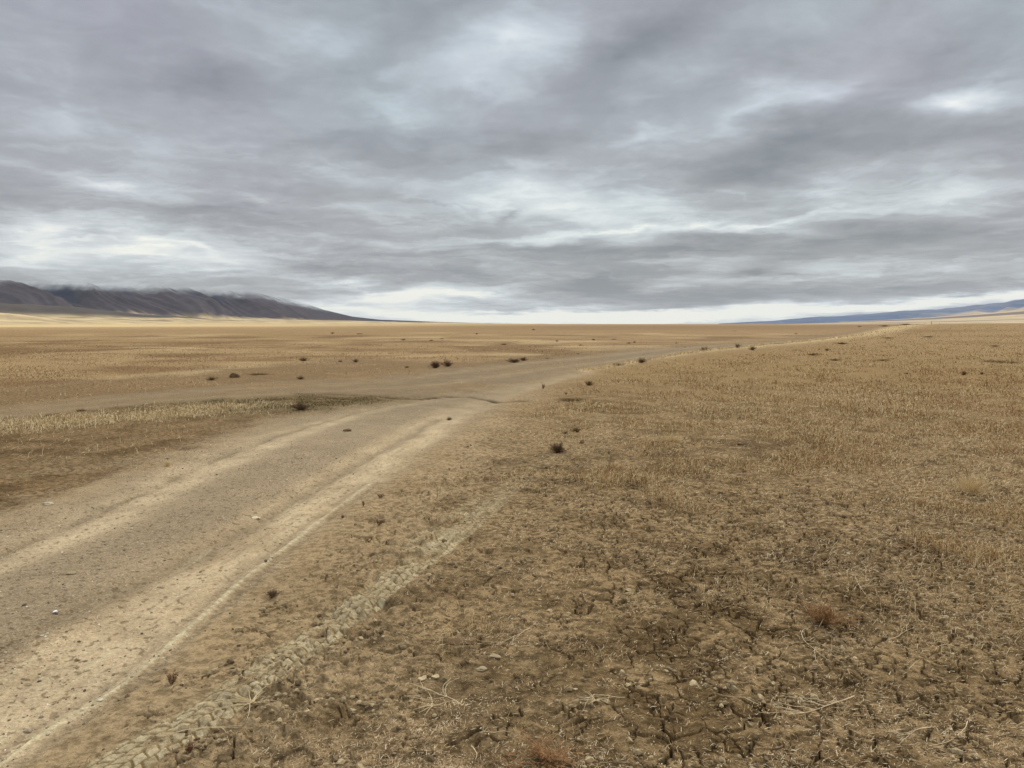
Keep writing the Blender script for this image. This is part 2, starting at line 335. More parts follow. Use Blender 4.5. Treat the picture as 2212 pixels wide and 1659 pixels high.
    z = z + churn * m_right * (.028 * np.abs(fbm(x, y, .30, 3, 52, cell)) * 2 + .028 * fbm(x, y, .12, 3, 53, cell, .6, True))
    z = z - .022 * ruta - .010 * rutad - .012 * ruta2 - .030 * rutb * (1 - m_right * .3) - .02 * rutb0 + .008 * rdg - .007 * rdg_side
    z = z + .006 * lug - .005 * tband - .005 * herr + .004 * strk * m_main * (rutb + ruta)
    z = z - .065 * crk - .035 * gul * sstep(30, 24, d0)
    z = z + .012 * m_road * (1 - rutb) * (1 - ruta) * sstep(14, 9, d0)
    for px, py, pr in PITS:
        q = ((x - px) ** 2 + ((y - py) * .8) ** 2) / pr ** 2
        z = z - .026 * np.exp(-q * q) + .006 * np.exp(-(np.sqrt(q) - 1.4) ** 2 * 4)
    bank = sdist(L_BANK, x, y); z = z + .22 * np.exp(-((bank + 0.4) / np.clip(d0 * .02, .5, 3)) ** 2) * sstep(18, 40, d0)
    m = dict(field=m_field, should=m_should, wedge=m_wedge, right=m_right, road=m_road, far=m_far, main=m_main, silt=silt, churn=churn, tband=tband, lug=lug,
             crk=crk, gul=gul, ruta=ruta, rutb=rutb, big=big, huge=huge, mid=mid, fine=fine, d0=d0, sR=sR, sF=sF, bank=bank, sStraw=sdist(L_STRAW, wx, wy), sU=sU, sLo=sLo, cell=cell, sTr=sdist(L_TREAD, x, y))
    if not want_color: return z, m
    # ---- soil colour
    n = x.shape[0]; c = np.tile(C_GRAV2, (n, 1))
    cl = lambda a: np.clip(a, 0, 1)
    c = mixc(c, C_GRAV, cl(m_main + .3 * big))
    fr = np.exp(-(sdist(L_FR1, wx, wy) / (.25 + .006 * d0)) ** 2) + np.exp(-(sdist(L_FR2, wx, wy) / (.25 + .006 * d0)) ** 2)
    c = mixc(c, C_GRAV2 * .80, cl(m_far * .85)); c = mixc(c, C_SHOULD * .92, cl(m_far * sstep(1, -5, x) * .35)); c = mixc(c, C_SILT * .93, cl(m_far * fr * (.5 - .2 * sstep(1, -5, x)))); c = mixc(c, C_SHOULD, cl(m_far * (1 - fr) * sstep(0, .4, big + .1) * .7) * sstep(60, 20, d0))
    c = mixc(c, C_PALE, cl(m_main * cl(ruta * (.75 + .6 * mid) + ruta2 * .55 * (.7 + mid)) * .95))
    band = cl(rutb * 1.0)
    c = mixc(c, C_SILT * np.array([1.03, 1.02, 1.02]), cl(band * (.9 + .5 * mid))); c = mixc(c, C_PALE, cl(band * (.45 + .55 * sstep(-.35, .3, mid + .6 * big + .12)) * .9))
    c = mixc(c, C_GRAV2 * .85, cl(rutad * .8 * m_main)); c = mixc(c, C_GRAV2 * .88, cl(rutb0 * .7 * m_main)); c = mixc(c, C_TILE, cl(sstep(.1, .5, strk) * (rutb + .6 * ruta) * .55)); c = mixc(c, C_GRAV2, cl(sstep(.1, .5, -strk) * (rutb + .5 * ruta) * .5))
    pit = sstep(.28, .42, fbm(x * 1.0, y * 1.0, .05, 2, 88, cell * .5)); c = mixc(c, C_DUFF * .8, cl(pit * m_road * .6 * sstep(14, 7, d0)))
    sLc = sLe  # left shoulder of the main road, sandy
    c = mixc(c, C_SILT * .92, cl(m_main * np.exp(-(sLc / .5) ** 2) * .7))
    c = mixc(c, C_GRAV2 * .93, cl(m_main * sstep(10.5, 16.5, d0 + 1.2 * pe1) * .75))
    # right side
    rs = mixc(np.tile(C_SOILR, (n, 1)), C_DUFF, cl(sstep(-.05, .42, fbm(x, y, .45, 4, 81, cell, .65) + .5 * big + .06) * .95))
    rs = mixc(rs, C_FIELDR, cl(sstep(6, 30, d0) * .75)); rs = mixc(rs, C_GOLD, cl(sstep(22, 90, d0) * sstep(-.35, .25, huge + .4 * big) * .75)); rs = mixc(rs, C_RUST, cl(sstep(25, 110, d0) * sstep(.05, .3, -huge + .3 * big) * .7))
    pale = cl(np.exp(-np.abs(sC) / .45) * .75 + np.exp(np.minimum(sR, 0) / .6) * .9 + .25 * sstep(0, .4, big) * sstep(1.2, -.8, x))
    rs = mixc(rs, C_SILT, cl(pale * sstep(-.55, .10, mid + .5 * fine + .15) * sstep(40, 16, d0)))
    patch = cl(sstep(.02, .3, fbm(x, y, .6, 4, 83, cell, .6) - .22 + .2 * sstep(0, -.8, sR)) * sstep(14, 6, d0))
    rs = mixc(rs, C_DUFF * .95, cl(patch * (1 - np.exp(np.minimum(sR, 0) / .2)) * .5))
    rs = mixc(rs, C_SILT, cl(tband * .22 * sstep(-.2, .3, mid + .5 * fine))); rs = mixc(rs, C_MUD * .9, cl(tband * (1 - lug) * .9 * sstep(10, 6, d0))); rs = mixc(rs, C_TILE * .97, cl(lug * (.82 + .3 * mid)))
    rs = mixc(rs, C_MUD * .42, cl(crk * .8))  # shade inside the cracks painted into the soil colour
    c = c * (1 - m_right[:, None]) + rs * m_right[:, None]
    c = mixc(c, C_TILE * 1.03, cl(rdg * .95)); c = mixc(c, C_GRAV2, cl(herr * .45)); c = mixc(c, C_GRAV2 * .9, cl(rdg_side * .5))
    # wedge and shoulders
    ws = mixc(np.tile(C_SHOULD, (n, 1)), C_DUFF, cl(sstep(-.15, .35, mid + .4 * big))); ws = mixc(ws, C_SILT * .9, cl(sstep(.05, .45, big - .5 * mid) * .5))
    gx, gy = gpt(610, 870)
    green = np.exp(-(((x - gx) / 3.0) ** 2 + ((y - gy) / 2.3) ** 2) ** 2) * sstep(-.4, .1, mid + big)
    gx, gy = gpt(820, 863); green = np.maximum(green, .8 * np.exp(-(((x - gx) / 1.5) ** 2 + ((y - gy) / .8) ** 2) ** 2))
    ws = mixc(ws, C_GREEN, cl(green * .45))
    ws = mixc(ws, C_GOLDP * .85, cl(np.exp(-(m['sStraw'] / .5) ** 2) * .8))
    c = c * (1 - m_wedge[:, None]) + ws * m_wedge[:, None]
    c = mixc(c, C_GREEN, cl(green * .25 * (1 - m_wedge) * sstep(.1, -.3, m_main - .6)))
    sh = mixc(np.tile(C_SHOULD, (n, 1)), C_GOLD * .8, cl(sstep(0, .4, big + .2 * mid) * .55))
    c = c * (1 - m_should[:, None]) + sh * m_should[:, None]
    fl = mixc(np.tile(C_GOLD * .93, (n, 1)), C_GOLDP, cl(sstep(.1, .6, huge * .8 + .3 * big) * .6 + sstep(90, 600, d0) * sstep(.1, -.5, np.arctan2(x, y)) * .85))
    fl = mixc(fl, C_RUST * .9, cl(sstep(-.02, .30, fbm(x, y * .6, 9, 4, 85, cell) + .3 * big) * .9 * sstep(700, 250, d0) + sstep(120, 300, d0) * sstep(-.3, .2, np.arctan2(x, y)) * .45))
    fl = mixc(fl, C_SHOULD, cl(sstep(.10, .45, mid + .4 * big) * .6 * sstep(60, 25, d0))); fl = mixc(fl, C_RUST * .95, cl(sstep(.02, .28, fbm(x, y, 4.5, 4, 86, cell)) * .75 * sstep(160, 60, d0))); fl = mixc(fl, C_GOLDP, cl(sstep(.08, .32, fbm(x, y, 14, 4, 87, cell)) * .6))
    c = c * (1 - m_field[:, None]) + fl * m_field[:, None]
    c = mixc(c, c3(62, 48, 32) / EXPO, cl(gul * 1.0)) # shade of the washout edge painted in as a dark line
    c = mixc(c, C_GOLDP * 1.12, cl(np.exp(-((bank - .2) / np.clip(d0 * .016, .3, 3.5)) ** 2) * sstep(11, 20, d0) * .9 * sstep(-.5, .1, big + .2)))
    c = c * (1 + .10 * fine[:, None] + .08 * mid[:, None] * (1 - .6 * m_road[:, None]))
    return z, m, np.clip(c * np.array([1.0, .992, .965]), .01, .9)

def zat(x, y):
    return float(fields(np.array([x], float), np.array([y], float), False)[0][0])

# ------------------------------------------------------------------ mesh helpers
def mesh_from(name, verts, quads=None, tris=None, smooth=False, mats=()):
    me = bpy.data.meshes.new(name); nv = len(verts)
    me.vertices.add(nv); me.vertices.foreach_set('co', np.ascontiguousarray(verts, dtype=np.float32).ravel())
    nq = 0 if quads is None else len(quads); nt = 0 if tris is None else len(tris)
    me.loops.add(nq * 4 + nt * 3); me.polygons.add(nq + nt)
    lv = np.concatenate([np.asarray(quads, np.int32).ravel() if nq else np.zeros(0, np.int32), np.asarray(tris, np.int32).ravel() if nt else np.zeros(0, np.int32)])
    me.loops.foreach_set('vertex_index', lv)
    ls = np.concatenate([np.arange(nq) * 4, nq * 4 + np.arange(nt) * 3]).astype(np.int32)
    me.polygons.foreach_set('loop_start', ls)
    me.polygons.foreach_set('use_smooth', np.full(nq + nt, smooth))
    for m_ in mats: me.materials.append(m_)
    me.update(calc_edges=True); me.validate(clean_customdata=False)
    return me

def attr(me, name, data, kind='FLOAT'):
    a = me.attributes.new(name, kind, 'POINT')
    if kind == 'FLOAT_COLOR':
        d = np.ones((len(data), 4), np.float32); d[:, :3] = data; a.data.foreach_set('color', d.ravel())
    else: a.data.foreach_set('value', np.asarray(data, np.float32))

def link(name, me, parent=None, label=None, cat=None, group=None, kind=None):
    o = bpy.data.objects.new(name, me); COL.objects.link(o)
    if parent is not None: o.parent = parent
    for k, v in (('label', label), ('category', cat), ('group', group), ('kind', kind)):
        if v: o[k] = v
    return o

def new_mat(name, rough=.95, spec=.15):
    m = bpy.data.materials.new(name); m.use_nodes = True; nt = m.node_tree; b = nt.nodes['Principled BSDF']
    b.inputs['Roughness'].default_value = rough; b.inputs['Specular IOR Level'].default_value = spec
    return m, G(nt.nodes, nt.links), b

def attr_node(g_, name, out='Color'):
    n = g_.node('ShaderNodeAttribute', attribute_name=name); return n.outputs[out]

# ------------------------------------------------------------------ ground material
mat_ground, q, bs = new_mat("earth", 1.0, .08)
pos = q.node('ShaderNodeNewGeometry').outputs['Position']
flat = q.vmath('MULTIPLY', pos, (1, 1, .0))
soil = attr_node(q, 'soil'); grav = attr_node(q, 'gravel', 'Fac'); rgh = attr_node(q, 'rough', 'Fac')
na = q.noise(flat, 55, 5, .7); nb = q.noise(flat, 190, 3, .7); nc = q.noise(flat, 16, 6, .68); nd = q.noise(flat, 1.7, 7, .65)
mult = q.math('ADD', q.mapr(na, .3, .7, .74, 1.22), q.mapr(nb, .3, .7, -.14, .14))
col = q.mix(1.0, soil, q.node('ShaderNodeCombineColor').outputs[0], 'MIX') if False else soil
colm = q.scale(col, mult)
crumb = q.mapr(nc, .40, .57, 1.0, 0.0, True)      # dark crumbs and litter where the surface is loose
colm = q.mix(q.math('MULTIPLY', crumb, q.math('MULTIPLY', rgh, .7)), colm, tuple(C_DUFF * .42), 'MIX')
lightp = q.mapr(nc, .56, .70, 0.0, 1.0, True)
colm = q.mix(q.math('MULTIPLY', lightp, q.math('MULTIPLY', rgh, .35)), colm, tuple(C_SILT * 1.05), 'MIX')
vor = q.node('ShaderNodeTexVoronoi', feature='F1'); q.put(vor.inputs['Vector'], flat); vor.inputs['Scale'].default_value = 42; vor.inputs['Randomness'].default_value = 1
vd, vc = vor.outputs['Distance'], vor.outputs['Color']
sp = q.node('ShaderNodeSeparateColor'); q.put(sp.inputs[0], vc)
stone = q.math('MULTIPLY', q.mapr(vd, .22, .34, 1, 0, True), q.math('GREATER_THAN', sp.outputs[0], .52))
scol = q.ramp(sp.outputs[1], [(0, tuple(C_GRAV * .40)), (.45, tuple(C_GRAV * .85)), (.8, tuple(C_GRAV * 1.30)), (1, tuple(C_PALE * 1.35))])
colm = q.mix(q.math('MULTIPLY', stone, q.math('MULTIPLY', grav, .85)), colm, scol)
vor2 = q.node('ShaderNodeTexVoronoi', feature='F1'); q.put(vor2.inputs['Vector'], flat); vor2.inputs['Scale'].default_value = 105
sp2 = q.node('ShaderNodeSeparateColor'); q.put(sp2.inputs[0], vor2.outputs['Color'])
gcol = q.ramp(sp2.outputs[1], [(0, (.50, .48, .46)), (.3, (.82, .81, .80)), (.7, (1.08, 1.08, 1.08)), (1, (1.55, 1.55, 1.5))])
colm = q.mix(q.math('MULTIPLY', grav, .8), colm, q.mix(1.0, colm, gcol, 'MULTIPLY'))
farm = q.mapr(nd, .35, .65, .80, 1.20)
colm = q.scale(colm, q.mapr(nd, .3, .7, .86, 1.14))
q.put(bs.inputs['Base Color'], colm)
hgt = q.math('ADD', q.math('MULTIPLY', na, .5), q.math('MULTIPLY', nb, .22))
hgt = q.math('ADD', hgt, q.math('MULTIPLY', nc, q.mapr(rgh, 0, 1, .25, 2.2)))
hgt = q.math('ADD', hgt, q.math('MULTIPLY', stone, q.math('MULTIPLY', grav, .5)))
bmp = q.node('ShaderNodeBump'); bmp.inputs['Distance'].default_value = .016; bmp.inputs['Strength'].default_value = .9
q.put(bmp.inputs['Height'], hgt); q.put(bs.inputs['Normal'], bmp.outputs[0])

# ------------------------------------------------------------------ ground sheet
az_f = np.arange(-38.5, 38.51, .05)
az_m = 38.5 + np.cumsum(np.full(60, .25)); az_c = np.arange(az_m[-1] + 2.0, 180, 2.5)
azs = np.radians(np.concatenate([-az_c[::-1], -az_m[::-1], az_f, az_m, az_c, ]))
vv = np.concatenate([np.arange(830, 420, -.7), np.arange(420, 330.2, -.8)])
rr = []
for v in vv:
    b = (384 - v) / FPX; rr.append(-CAM_H / (-ST + b * CT) * (CT + b * ST))
rr = np.array(rr)
rr = np.concatenate([np.linspace(.15, rr[0] - .02, 60), rr, rr[-1] * (1.0 + np.cumsum(np.full(34, .11)) ** 1.0), ])
rr = np.concatenate([rr, np.geomspace(rr[-1] * 1.1, 30000, 46)])
na_, nr_ = len(azs), len(rr)
A, RR = np.meshgrid(azs, rr)
X = (np.sin(A) * RR).ravel(); Y = (np.cos(A) * RR).ravel()
Z = np.empty_like(X); SO = np.empty((len(X), 3)); GV = np.empty_like(X); RG = np.empty_like(X)
CH = 300000
for i in range(0, len(X), CH):
    s = slice(i, i + CH); z, m, c = fields(X[s], Y[s])
    far_cut = sstep(4000, 9000, m['d0'])
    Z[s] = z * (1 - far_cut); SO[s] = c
    GV[s] = np.clip(m['road'] * (1 - .75 * m['rutb']) * (1 - .6 * m['ruta']) * (.65 + .8 * m['big']) + .12, 0, 1) * (1 - m['field'])
    RG[s] = np.clip(m['right'] * (1 - .75 * m['silt']) * (1 - .7 * m['tband']) * (1 - .35 * m['churn']) + m['wedge'] + m['should'] * .9 + m['field'] * .8 + .22, 0, 1)
idx = np.arange(na_ * nr_).reshape(nr_, na_)
nxt = np.roll(idx, -1, axis=1)
Q = np.stack([idx[:-1], nxt[:-1], nxt[1:], idx[1:]], -1).reshape(-1, 4)
vc_ = np.stack([X, Y, Z], 1); centre = np.array([[0, 0, Z[:na_].mean()]])
T = np.stack([np.full(na_, len(X)), nxt[0], idx[0]], -1)
me = mesh_from("ground", np.vstack([vc_, centre]), Q[:, ::-1], T[:, ::-1], True, (mat_ground,))
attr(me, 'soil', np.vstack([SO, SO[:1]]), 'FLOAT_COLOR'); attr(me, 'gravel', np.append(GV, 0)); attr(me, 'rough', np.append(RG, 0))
ground = link("ground", me, kind='structure')
print("ground", len(X))

# ------------------------------------------------------------------ hills
def hill_mesh(name, az0, az1, naz, radii, func, mat):
    a = np.radians(np.linspace(az0, az1, naz)); A_, R_ = np.meshgrid(a, radii)
    z, c = func(np.degrees(A_).ravel(), R_.ravel())
    x, y = (np.sin(A_) * R_).ravel(), (np.cos(A_) * R_).ravel()
    ix = np.arange(len(x)).reshape(len(radii), naz)
    Q_ = np.stack([ix[:-1, :-1], ix[1:, :-1], ix[1:, 1:], ix[:-1, 1:]], -1).reshape(-1, 4)
    me = mesh_from(name, np.stack([x, y, z], 1), Q_[:, ::-1], None, True, (mat,)); attr(me, 'soil', c, 'FLOAT_COLOR')
    return link(name, me, kind='structure')

def hill_mat(name, nscale, cloudbase=None, feather=60, bump=6.0):
    m_, h, b = new_mat(name, 1.0, .03)
    p = h.node('ShaderNodeNewGeometry').outputs['Position']
    n_ = h.noise(p, nscale, 6, .65); h.put(b.inputs['Base Color'], h.scale(attr_node(h, 'soil'), h.mapr(n_, .3, .7, .72, 1.28)))
    bp = h.node('ShaderNodeBump'); bp.inputs['Distance'].default_value = bump; bp.inputs['Strength'].default_value = .6
    h.put(bp.inputs['Height'], n_); h.put(b.inputs['Normal'], bp.outputs[0])
    if cloudbase is not None:        # the crest runs up into the cloud and is lost in it
        sx = h.node('ShaderNodeSeparateXYZ'); h.put(sx.inputs[0], p)
        wn_ = h.noise(h.vmath('MULTIPLY', p, (1, 1, 1.5)), .0016, 7, .62, .6); w2_ = h.noise(p, .009, 5, .6)
        top = h.math('ADD', sx.outputs[2], h.math('ADD', h.math('MULTIPLY', h.math('SUBTRACT', wn_, .5), 150), h.math('MULTIPLY', h.math('SUBTRACT', w2_, .5), 40)))
        # cloud base follows the ridge down to the right
        azn = h.math('ARCTAN2', sx.outputs[0], sx.outputs[1])
        cbase = h.ramp(h.mapr(azn, -.62, 0.0, 0, 1), [(p_, (v_,) * 3) for p_, v_ in cloudbase])
        over = h.math('SUBTRACT', top, h.math('MULTIPLY', cbase, 1000))
        al = h.mapr(over, -feather, feather * .5, 1, 0, True)
        h.put(b.inputs['Alpha'], al)
    return m_

def prof(pts):
    xs = [azel(p[0], 700)[0] for p in pts]; ys = [p[1] for p in pts]
    o = np.argsort(xs); xs = np.array(xs)[o]; ys = np.array(ys)[o]
    return lambda a: np.interp(a, xs, ys)

pe = lambda y: (700.1 - y) / (FPX * 2.1602)          # tangent of the elevation
# left range: crest line and foot line
crestL = prof([(-900, 596), (-300, 588), (0, 586), (200, 592), (330, 599), (480, 611), (560, 624), (620, 643), (700, 670), (760, 684), (820, 690.5), (950, 695.5), (1100, 699.2), (1300, 701)])
footL = prof([(-900, 672), (0, 684), (300, 688), (600, 691), (800, 694), (1000, 697.5), (1200, 700.2), (1300, 701)])
def left_range(a, r):
    cr, ft = pe(crestL(a)) * 12000, pe(footL(a)) * 9000
    t = np.clip((r - 9000) / 3000, 0, 1); fan = np.clip((r - 3600) / 5400, 0, 1)
    x, y = np.sin(np.radians(a)) * r, np.cos(np.radians(a)) * r
    sl = a * 190 + r * .42                             # spurs run down and to the right
    sl = sl + 260 * perlin(r / 1700, a / 4.0, 8)
    rid = 1 - np.abs(perlin(sl / 260, r / 5200, 5)) * 2.2; rid2 = 1 - np.abs(perlin((sl + 60 * perlin(r / 900, a, 9)) / 95, r / 2600, 6)) * 2
    envelope = np.sin(math.pi * np.clip(t, 0, 1) ** .8)
    up = t ** 1.0
    z = ft * fan ** 1.5 * (1 - t) + cr * up * (t > 0) + ft * .0
    z = z + envelope * (cr - ft).clip(0) * (.17 * perlin(sl / 620, r / 5200, 5) + .09 * (1 - 2.4 * np.abs(perlin(sl / 360, r / 3000, 6))) + .05 * (1 - 2 * np.abs(perlin(sl / 150, r / 1900, 7))) + .03 * fbm(x, y, 240, 3, 43))
    z = z + fan * (1 - t) * (3 + 8 * sstep(6000, 9000, r)) * fbm(x, y, 900, 4, 44)
    f1 = np.exp(-((r - 7300) / 600) ** 2) * np.interp(a, [-60, -33.5, -30, -26.5, -24, -21, -15], [150, 105, 95, 60, 42, 12, 0]) * (1 + .35 * fbm(x, y, 700, 3, 45))
    f2 = np.exp(-((r - 6000) / 350) ** 2) * np.interp(a, [-60, -34, -32.3, -30.5, -28], [90, 52, 36, 6, 0]); z = z + f1 + f2
    # behind the crest
    back = np.clip((r - 12000) / 3000, 0, 1); z = z * (1 - .25 * back) - 3 * (fan <= 0)
    z = np.where(pe(crestL(a)) <= 0, -3, z)
    brown = np.array(lin(70, 62, 64)); forest_haze = np.array(lin(28, 37, 56)); gold = np.array(lin(202, 178, 132)); dark = np.array(lin(84, 76, 68))  # dark tree cover, with haze blue painted into its colour
    c = np.tile(gold, (len(a), 1)); st = fbm(sl, r * .25, 160, 4, 47)
    strk = fbm(a * 60, r * .9, 240, 4, 48)
    c = mixc(c, np.array(lin(132, 112, 84)), np.clip(sstep(.02, .3, strk) * .9 * sstep(4800, 6600, r), 0, 1))
    c = mixc(c, brown, sstep(-.04, .05, (t - .02) + .05 * st))
    c = mixc(c, forest_haze, np.clip(sstep(.38, .72, t + .35 * fbm(x, y, 700, 4, 49) - .15 * (rid - .4)) * .9 * sstep(-9, -20, a) + sstep(.0, .25, fbm(x, y, 1700, 3, 50)) * sstep(.2, .5, t) * .55, 0, 1))
    c = mixc(c, gold * .6, np.clip(sstep(.12, .0, t) * sstep(.1, .3, st) * .5, 0, 1))
    h1 = np.clip(f1 / 45, 0, 1); c = mixc(c, dark, np.clip(sstep(.25, .6, h1 + .25 * strk) * sstep(6500, 6900, r), 0, 1)); c = mixc(c, gold, np.clip(sstep(.3, .7, f2 / 30) * (r > 5900), 0, 1) * .8)
    return z, c
hm = hill_mat("hillside", .004, [(0, .475), (.05, .475), (.195, .455), (.297, .43), (.42, .41), (.49, .375), (.55, .32), (.62, .23), (.70, .15), (1, .15)], 95)
hills_left = hill_mesh("hills", -62, 9, 900, np.concatenate([np.linspace(3600, 8600, 90), np.linspace(8650, 12400, 190), np.linspace(12600, 15000, 10)]), left_range, hm)

crestR = prof([(1480, 701), (1560, 698.8), (1680, 692.5), (1800, 684), (1900, 678.5), (2000, 672), (2080, 667), (2212, 656), (2500, 652), (3200, 652)])
def right_range(a, r):
    cr = pe(crestR(a)) * 23000; t = np.clip((r - 17000) / 6000, 0, 1); x, y = np.sin(np.radians(a)) * r, np.cos(np.radians(a)) * r
    cr = cr * (1 + .20 * fbm(a * 1000, a * 0, 3600, 4, 71, None, .6))
    sl = a * 330 - r * .12; rid = 1 - np.abs(perlin(sl / 420, r / 9000, 15)) * 2
    z = cr * t ** .8 + np.sin(math.pi * t) * cr * .10 * (rid - .4) + 18 * fbm(x, y, 1500, 4, 46) * t; z = z - 5 * (t <= 0)
    z = np.where(cr <= 0, -5, z) - 60 * sstep(23000, 26000, r)
    blue = np.array(lin(84, 100, 122)); brn = np.array(lin(118, 116, 122)); gold = np.array(lin(178, 160, 132))  # blue of distant haze painted into the slope colour
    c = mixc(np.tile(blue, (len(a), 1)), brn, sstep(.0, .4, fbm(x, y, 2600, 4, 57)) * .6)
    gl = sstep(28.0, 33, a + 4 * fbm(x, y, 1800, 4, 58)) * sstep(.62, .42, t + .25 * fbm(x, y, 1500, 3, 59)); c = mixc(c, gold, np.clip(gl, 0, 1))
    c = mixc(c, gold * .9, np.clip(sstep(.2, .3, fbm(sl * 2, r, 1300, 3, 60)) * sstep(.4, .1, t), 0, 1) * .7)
    return z, c
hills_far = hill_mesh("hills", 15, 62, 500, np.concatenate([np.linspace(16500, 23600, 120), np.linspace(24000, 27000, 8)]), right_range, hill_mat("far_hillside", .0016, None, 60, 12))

fanR = prof([(1640, 701), (1720, 699.2), (1800, 697), (1900, 692.5), (2000, 688), (2100, 682), (2212, 675), (2500, 660), (3200, 625)])
def right_fan(a, r):
    cr = pe(fanR(a)) * 11500; t = np.clip((r - 5200) / 6300, 0, 1); x, y = np.sin(np.radians(a)) * r, np.cos(np.radians(a)) * r
    z = cr * t ** 1.25 + 4 * fbm(x, y, 900, 4, 66) * t - 4 * (t <= 0); z = np.where(cr <= 0, -4, z); z = z - 40 * sstep(11600, 14000, r)
    c = np.tile(np.array(lin(190, 168, 132)), (len(a), 1)); b_ = fbm(a * 40, r, 700, 4, 67)
    c = mixc(c, np.array(lin(112, 98, 92)), np.clip(sstep(.60, .68, t + .06 * b_) * sstep(.93, .84, t + .04 * b_), 0, 1) * .9)
    c = mixc(c, np.array(lin(140, 122, 104)), np.clip(sstep(.0, .3, b_) * sstep(.7, .3, t), 0, 1) * .8)
    return z, c
bench = hill_mesh("hills", 17, 62, 420, np.concatenate([np.linspace(5100, 11700, 120), np.linspace(11900, 14000, 6)]), right_fan, hill_mat("bench_slope", .003, None, 60, 4))
hills_left['label'] = 'dark brown mountain range at the left with its crest lost in cloud'
hills_far['label'] = 'far blue mountain range along the right horizon'
bench['label'] = 'low tan slope rising at the right in front of the blue range'

# ------------------------------------------------------------------ straw, grass and litter
rng = np.random.default_rng(7)
def px_to_plane(u, v):
    a, b = (u - 512) / FPX, (384 - v) / FPX; Yd = CT + b * ST; Zd = -ST + b * CT; t = -CAM_H / Zd
    return a * t, Yd * t

mat_straw, h, b = new_mat("dry_straw", .8, .2)
h.put(b.inputs['Base Color'], attr_node(h, 'tint'))
b.inputs['Subsurface Weight'].default_value = 0.0

def blades(name, x, y, length, lean, bend, width, colr, label, cat, zoff=0.0):
    """x, y roots; length in metres; lean 0 upright .. 1 lying; one triangle strip per blade"""
    n = len(x); z, _ = fields(x, y, False); z = z - .003 + zoff
    th = rng.uniform(0, 2 * math.pi, n); dx_, dy_ = np.cos(th), np.sin(th)
    ang = lean * (math.pi / 2) * .97; c1, s1 = np.cos(ang), np.sin(ang)
    ang2 = np.clip(ang + bend, 0, math.pi * .52); c2, s2 = np.cos(ang2), np.sin(ang2)
    sx_, sy_ = -dy_, dx_; w = width / 2
    b0 = np.stack([x, y, z], 1); side = np.stack([sx_, sy_, np.zeros(n)], 1)
    m1 = b0 + np.stack([dx_ * s1, dy_ * s1, c1], 1) * (length * .55)[:, None]
    tp = m1 + np.stack([dx_ * s2, dy_ * s2, c2], 1) * (length * .5)[:, None]
    side = side * w[:, None]; tw = side.copy(); tw[:, 2] += w * .6
    V = np.stack([b0 - side, b0 + side, m1 + tw * .9, m1 - tw * .9, tp], 1).reshape(-1, 3)
    k = np.arange(n) * 5
    Qs = np.stack([k, k + 1, k + 2, k + 3], 1); Ts = np.stack([k + 3, k + 2, k + 4], 1)
    me = mesh_from(name, V, Qs, Ts, False, (mat_straw,)); attr(me, 'tint', np.repeat(colr, 5, 0), 'FLOAT_COLOR')
    return link(name, me, label=label, cat=cat, kind='stuff')

def pick(nc, u0, u1, v0, v1, power=1.0):
    u = rng.uniform(u0, u1, nc); v = v0 + (v1 - v0) * rng.uniform(0, 1, nc) ** power; return px_to_plane(u, v) + (v,)

def tints(n, stops, w):
    k = rng.choice(len(stops), n, p=np.array(w) / sum(w)); c = np.array([c3(*s) for s in stops])[k] / EXPO
    return c * rng.uniform(.75, 1.2, n)[:, None] * np.array([.99, .985, .965])

minw = lambda d: d / FPX * .42
# golden field on the left
x, y, v = pick(230000, -130, 1160, 331, 405, 1.25); z, m = fields(x, y, False); d = m['d0']
pat = fbm(x, y, 4.5, 4, 86); pat2 = fbm(x, y, 14, 4, 87)
keep = (rng.uniform(0, 1, len(x)) < np.clip(m['field'] * (.06 + 1.0 * sstep(-.25, .35, m['big'] + .6 * m['mid'])) * (1 - .7 * sstep(.05, .3, pat)) + m['should'] * .10 * (m['big'] > .05), 0, 1))
x, y, d, hg, pt, pt2 = x[keep], y[keep], d[keep], m['huge'][keep] + .6 * m['big'][keep], pat[keep], pat2[keep]; n = len(x)
ct = tints(n, [(190, 160, 116), (166, 136, 96), (138, 110, 76), (208, 186, 146)], (4, 4, 2, 3)); rust = sstep(.05, .5, hg)[:, None]; ct = ct * (1 - .35 * rust) + np.array(c3(150, 112, 72)) / EXPO * .35 * rust; k_ = sstep(.0, .3, pt)[:, None] * .6; ct = ct * (1 - k_) + C_RUST * k_; k_ = sstep(.05, .3, pt2)[:, None] * .6; ct = ct * (1 - k_) + C_GOLDP * k_
blades("dry_grass", x, y, rng.uniform(.03, .10, n) * (1 - .4 * sstep(30, 90, d)), rng.beta(2, 3, n), rng.uniform(.1, 1.0, n), np.maximum(rng.uniform(.002, .004, n), minw(d) * .85), ct, 'golden dry grass covering the field left of the road', 'grass')
# right hand field, standing dry grass in drifts
x, y, v = pick(330000, 380, 1150, 331, 660, 1.5); z, m = fields(x, y, False); d = m['d0']
dr = fbm(x, y, 1.6, 4, 101); dr2 = fbm(x, y, .5, 3, 102)
bk = 1 - np.exp(-((m['bank'] - .2) / np.clip(d * .016, .3, 3.5)) ** 2) * .9
densR = bk * m['right'] * sstep(-.4, -2.2, m['sR']) * np.clip(sstep(-.02, .34, dr + .35 * dr2 + .10 * sstep(1.0, 4.5, x) + .18 * sstep(6, 14, d) - .08), 0, 1) * (.25 + .75 * sstep(4.2, 8, d))
keep = rng.uniform(0, 1, len(x)) < densR
x, y, d, dr = x[keep], y[keep], d[keep], dr[keep]; n = len(x)
ct = tints(n, [(196, 170, 120), (170, 142, 94), (142, 110, 68), (214, 194, 150), (150, 104, 66)], (4, 4, 3, 2, 1.6))
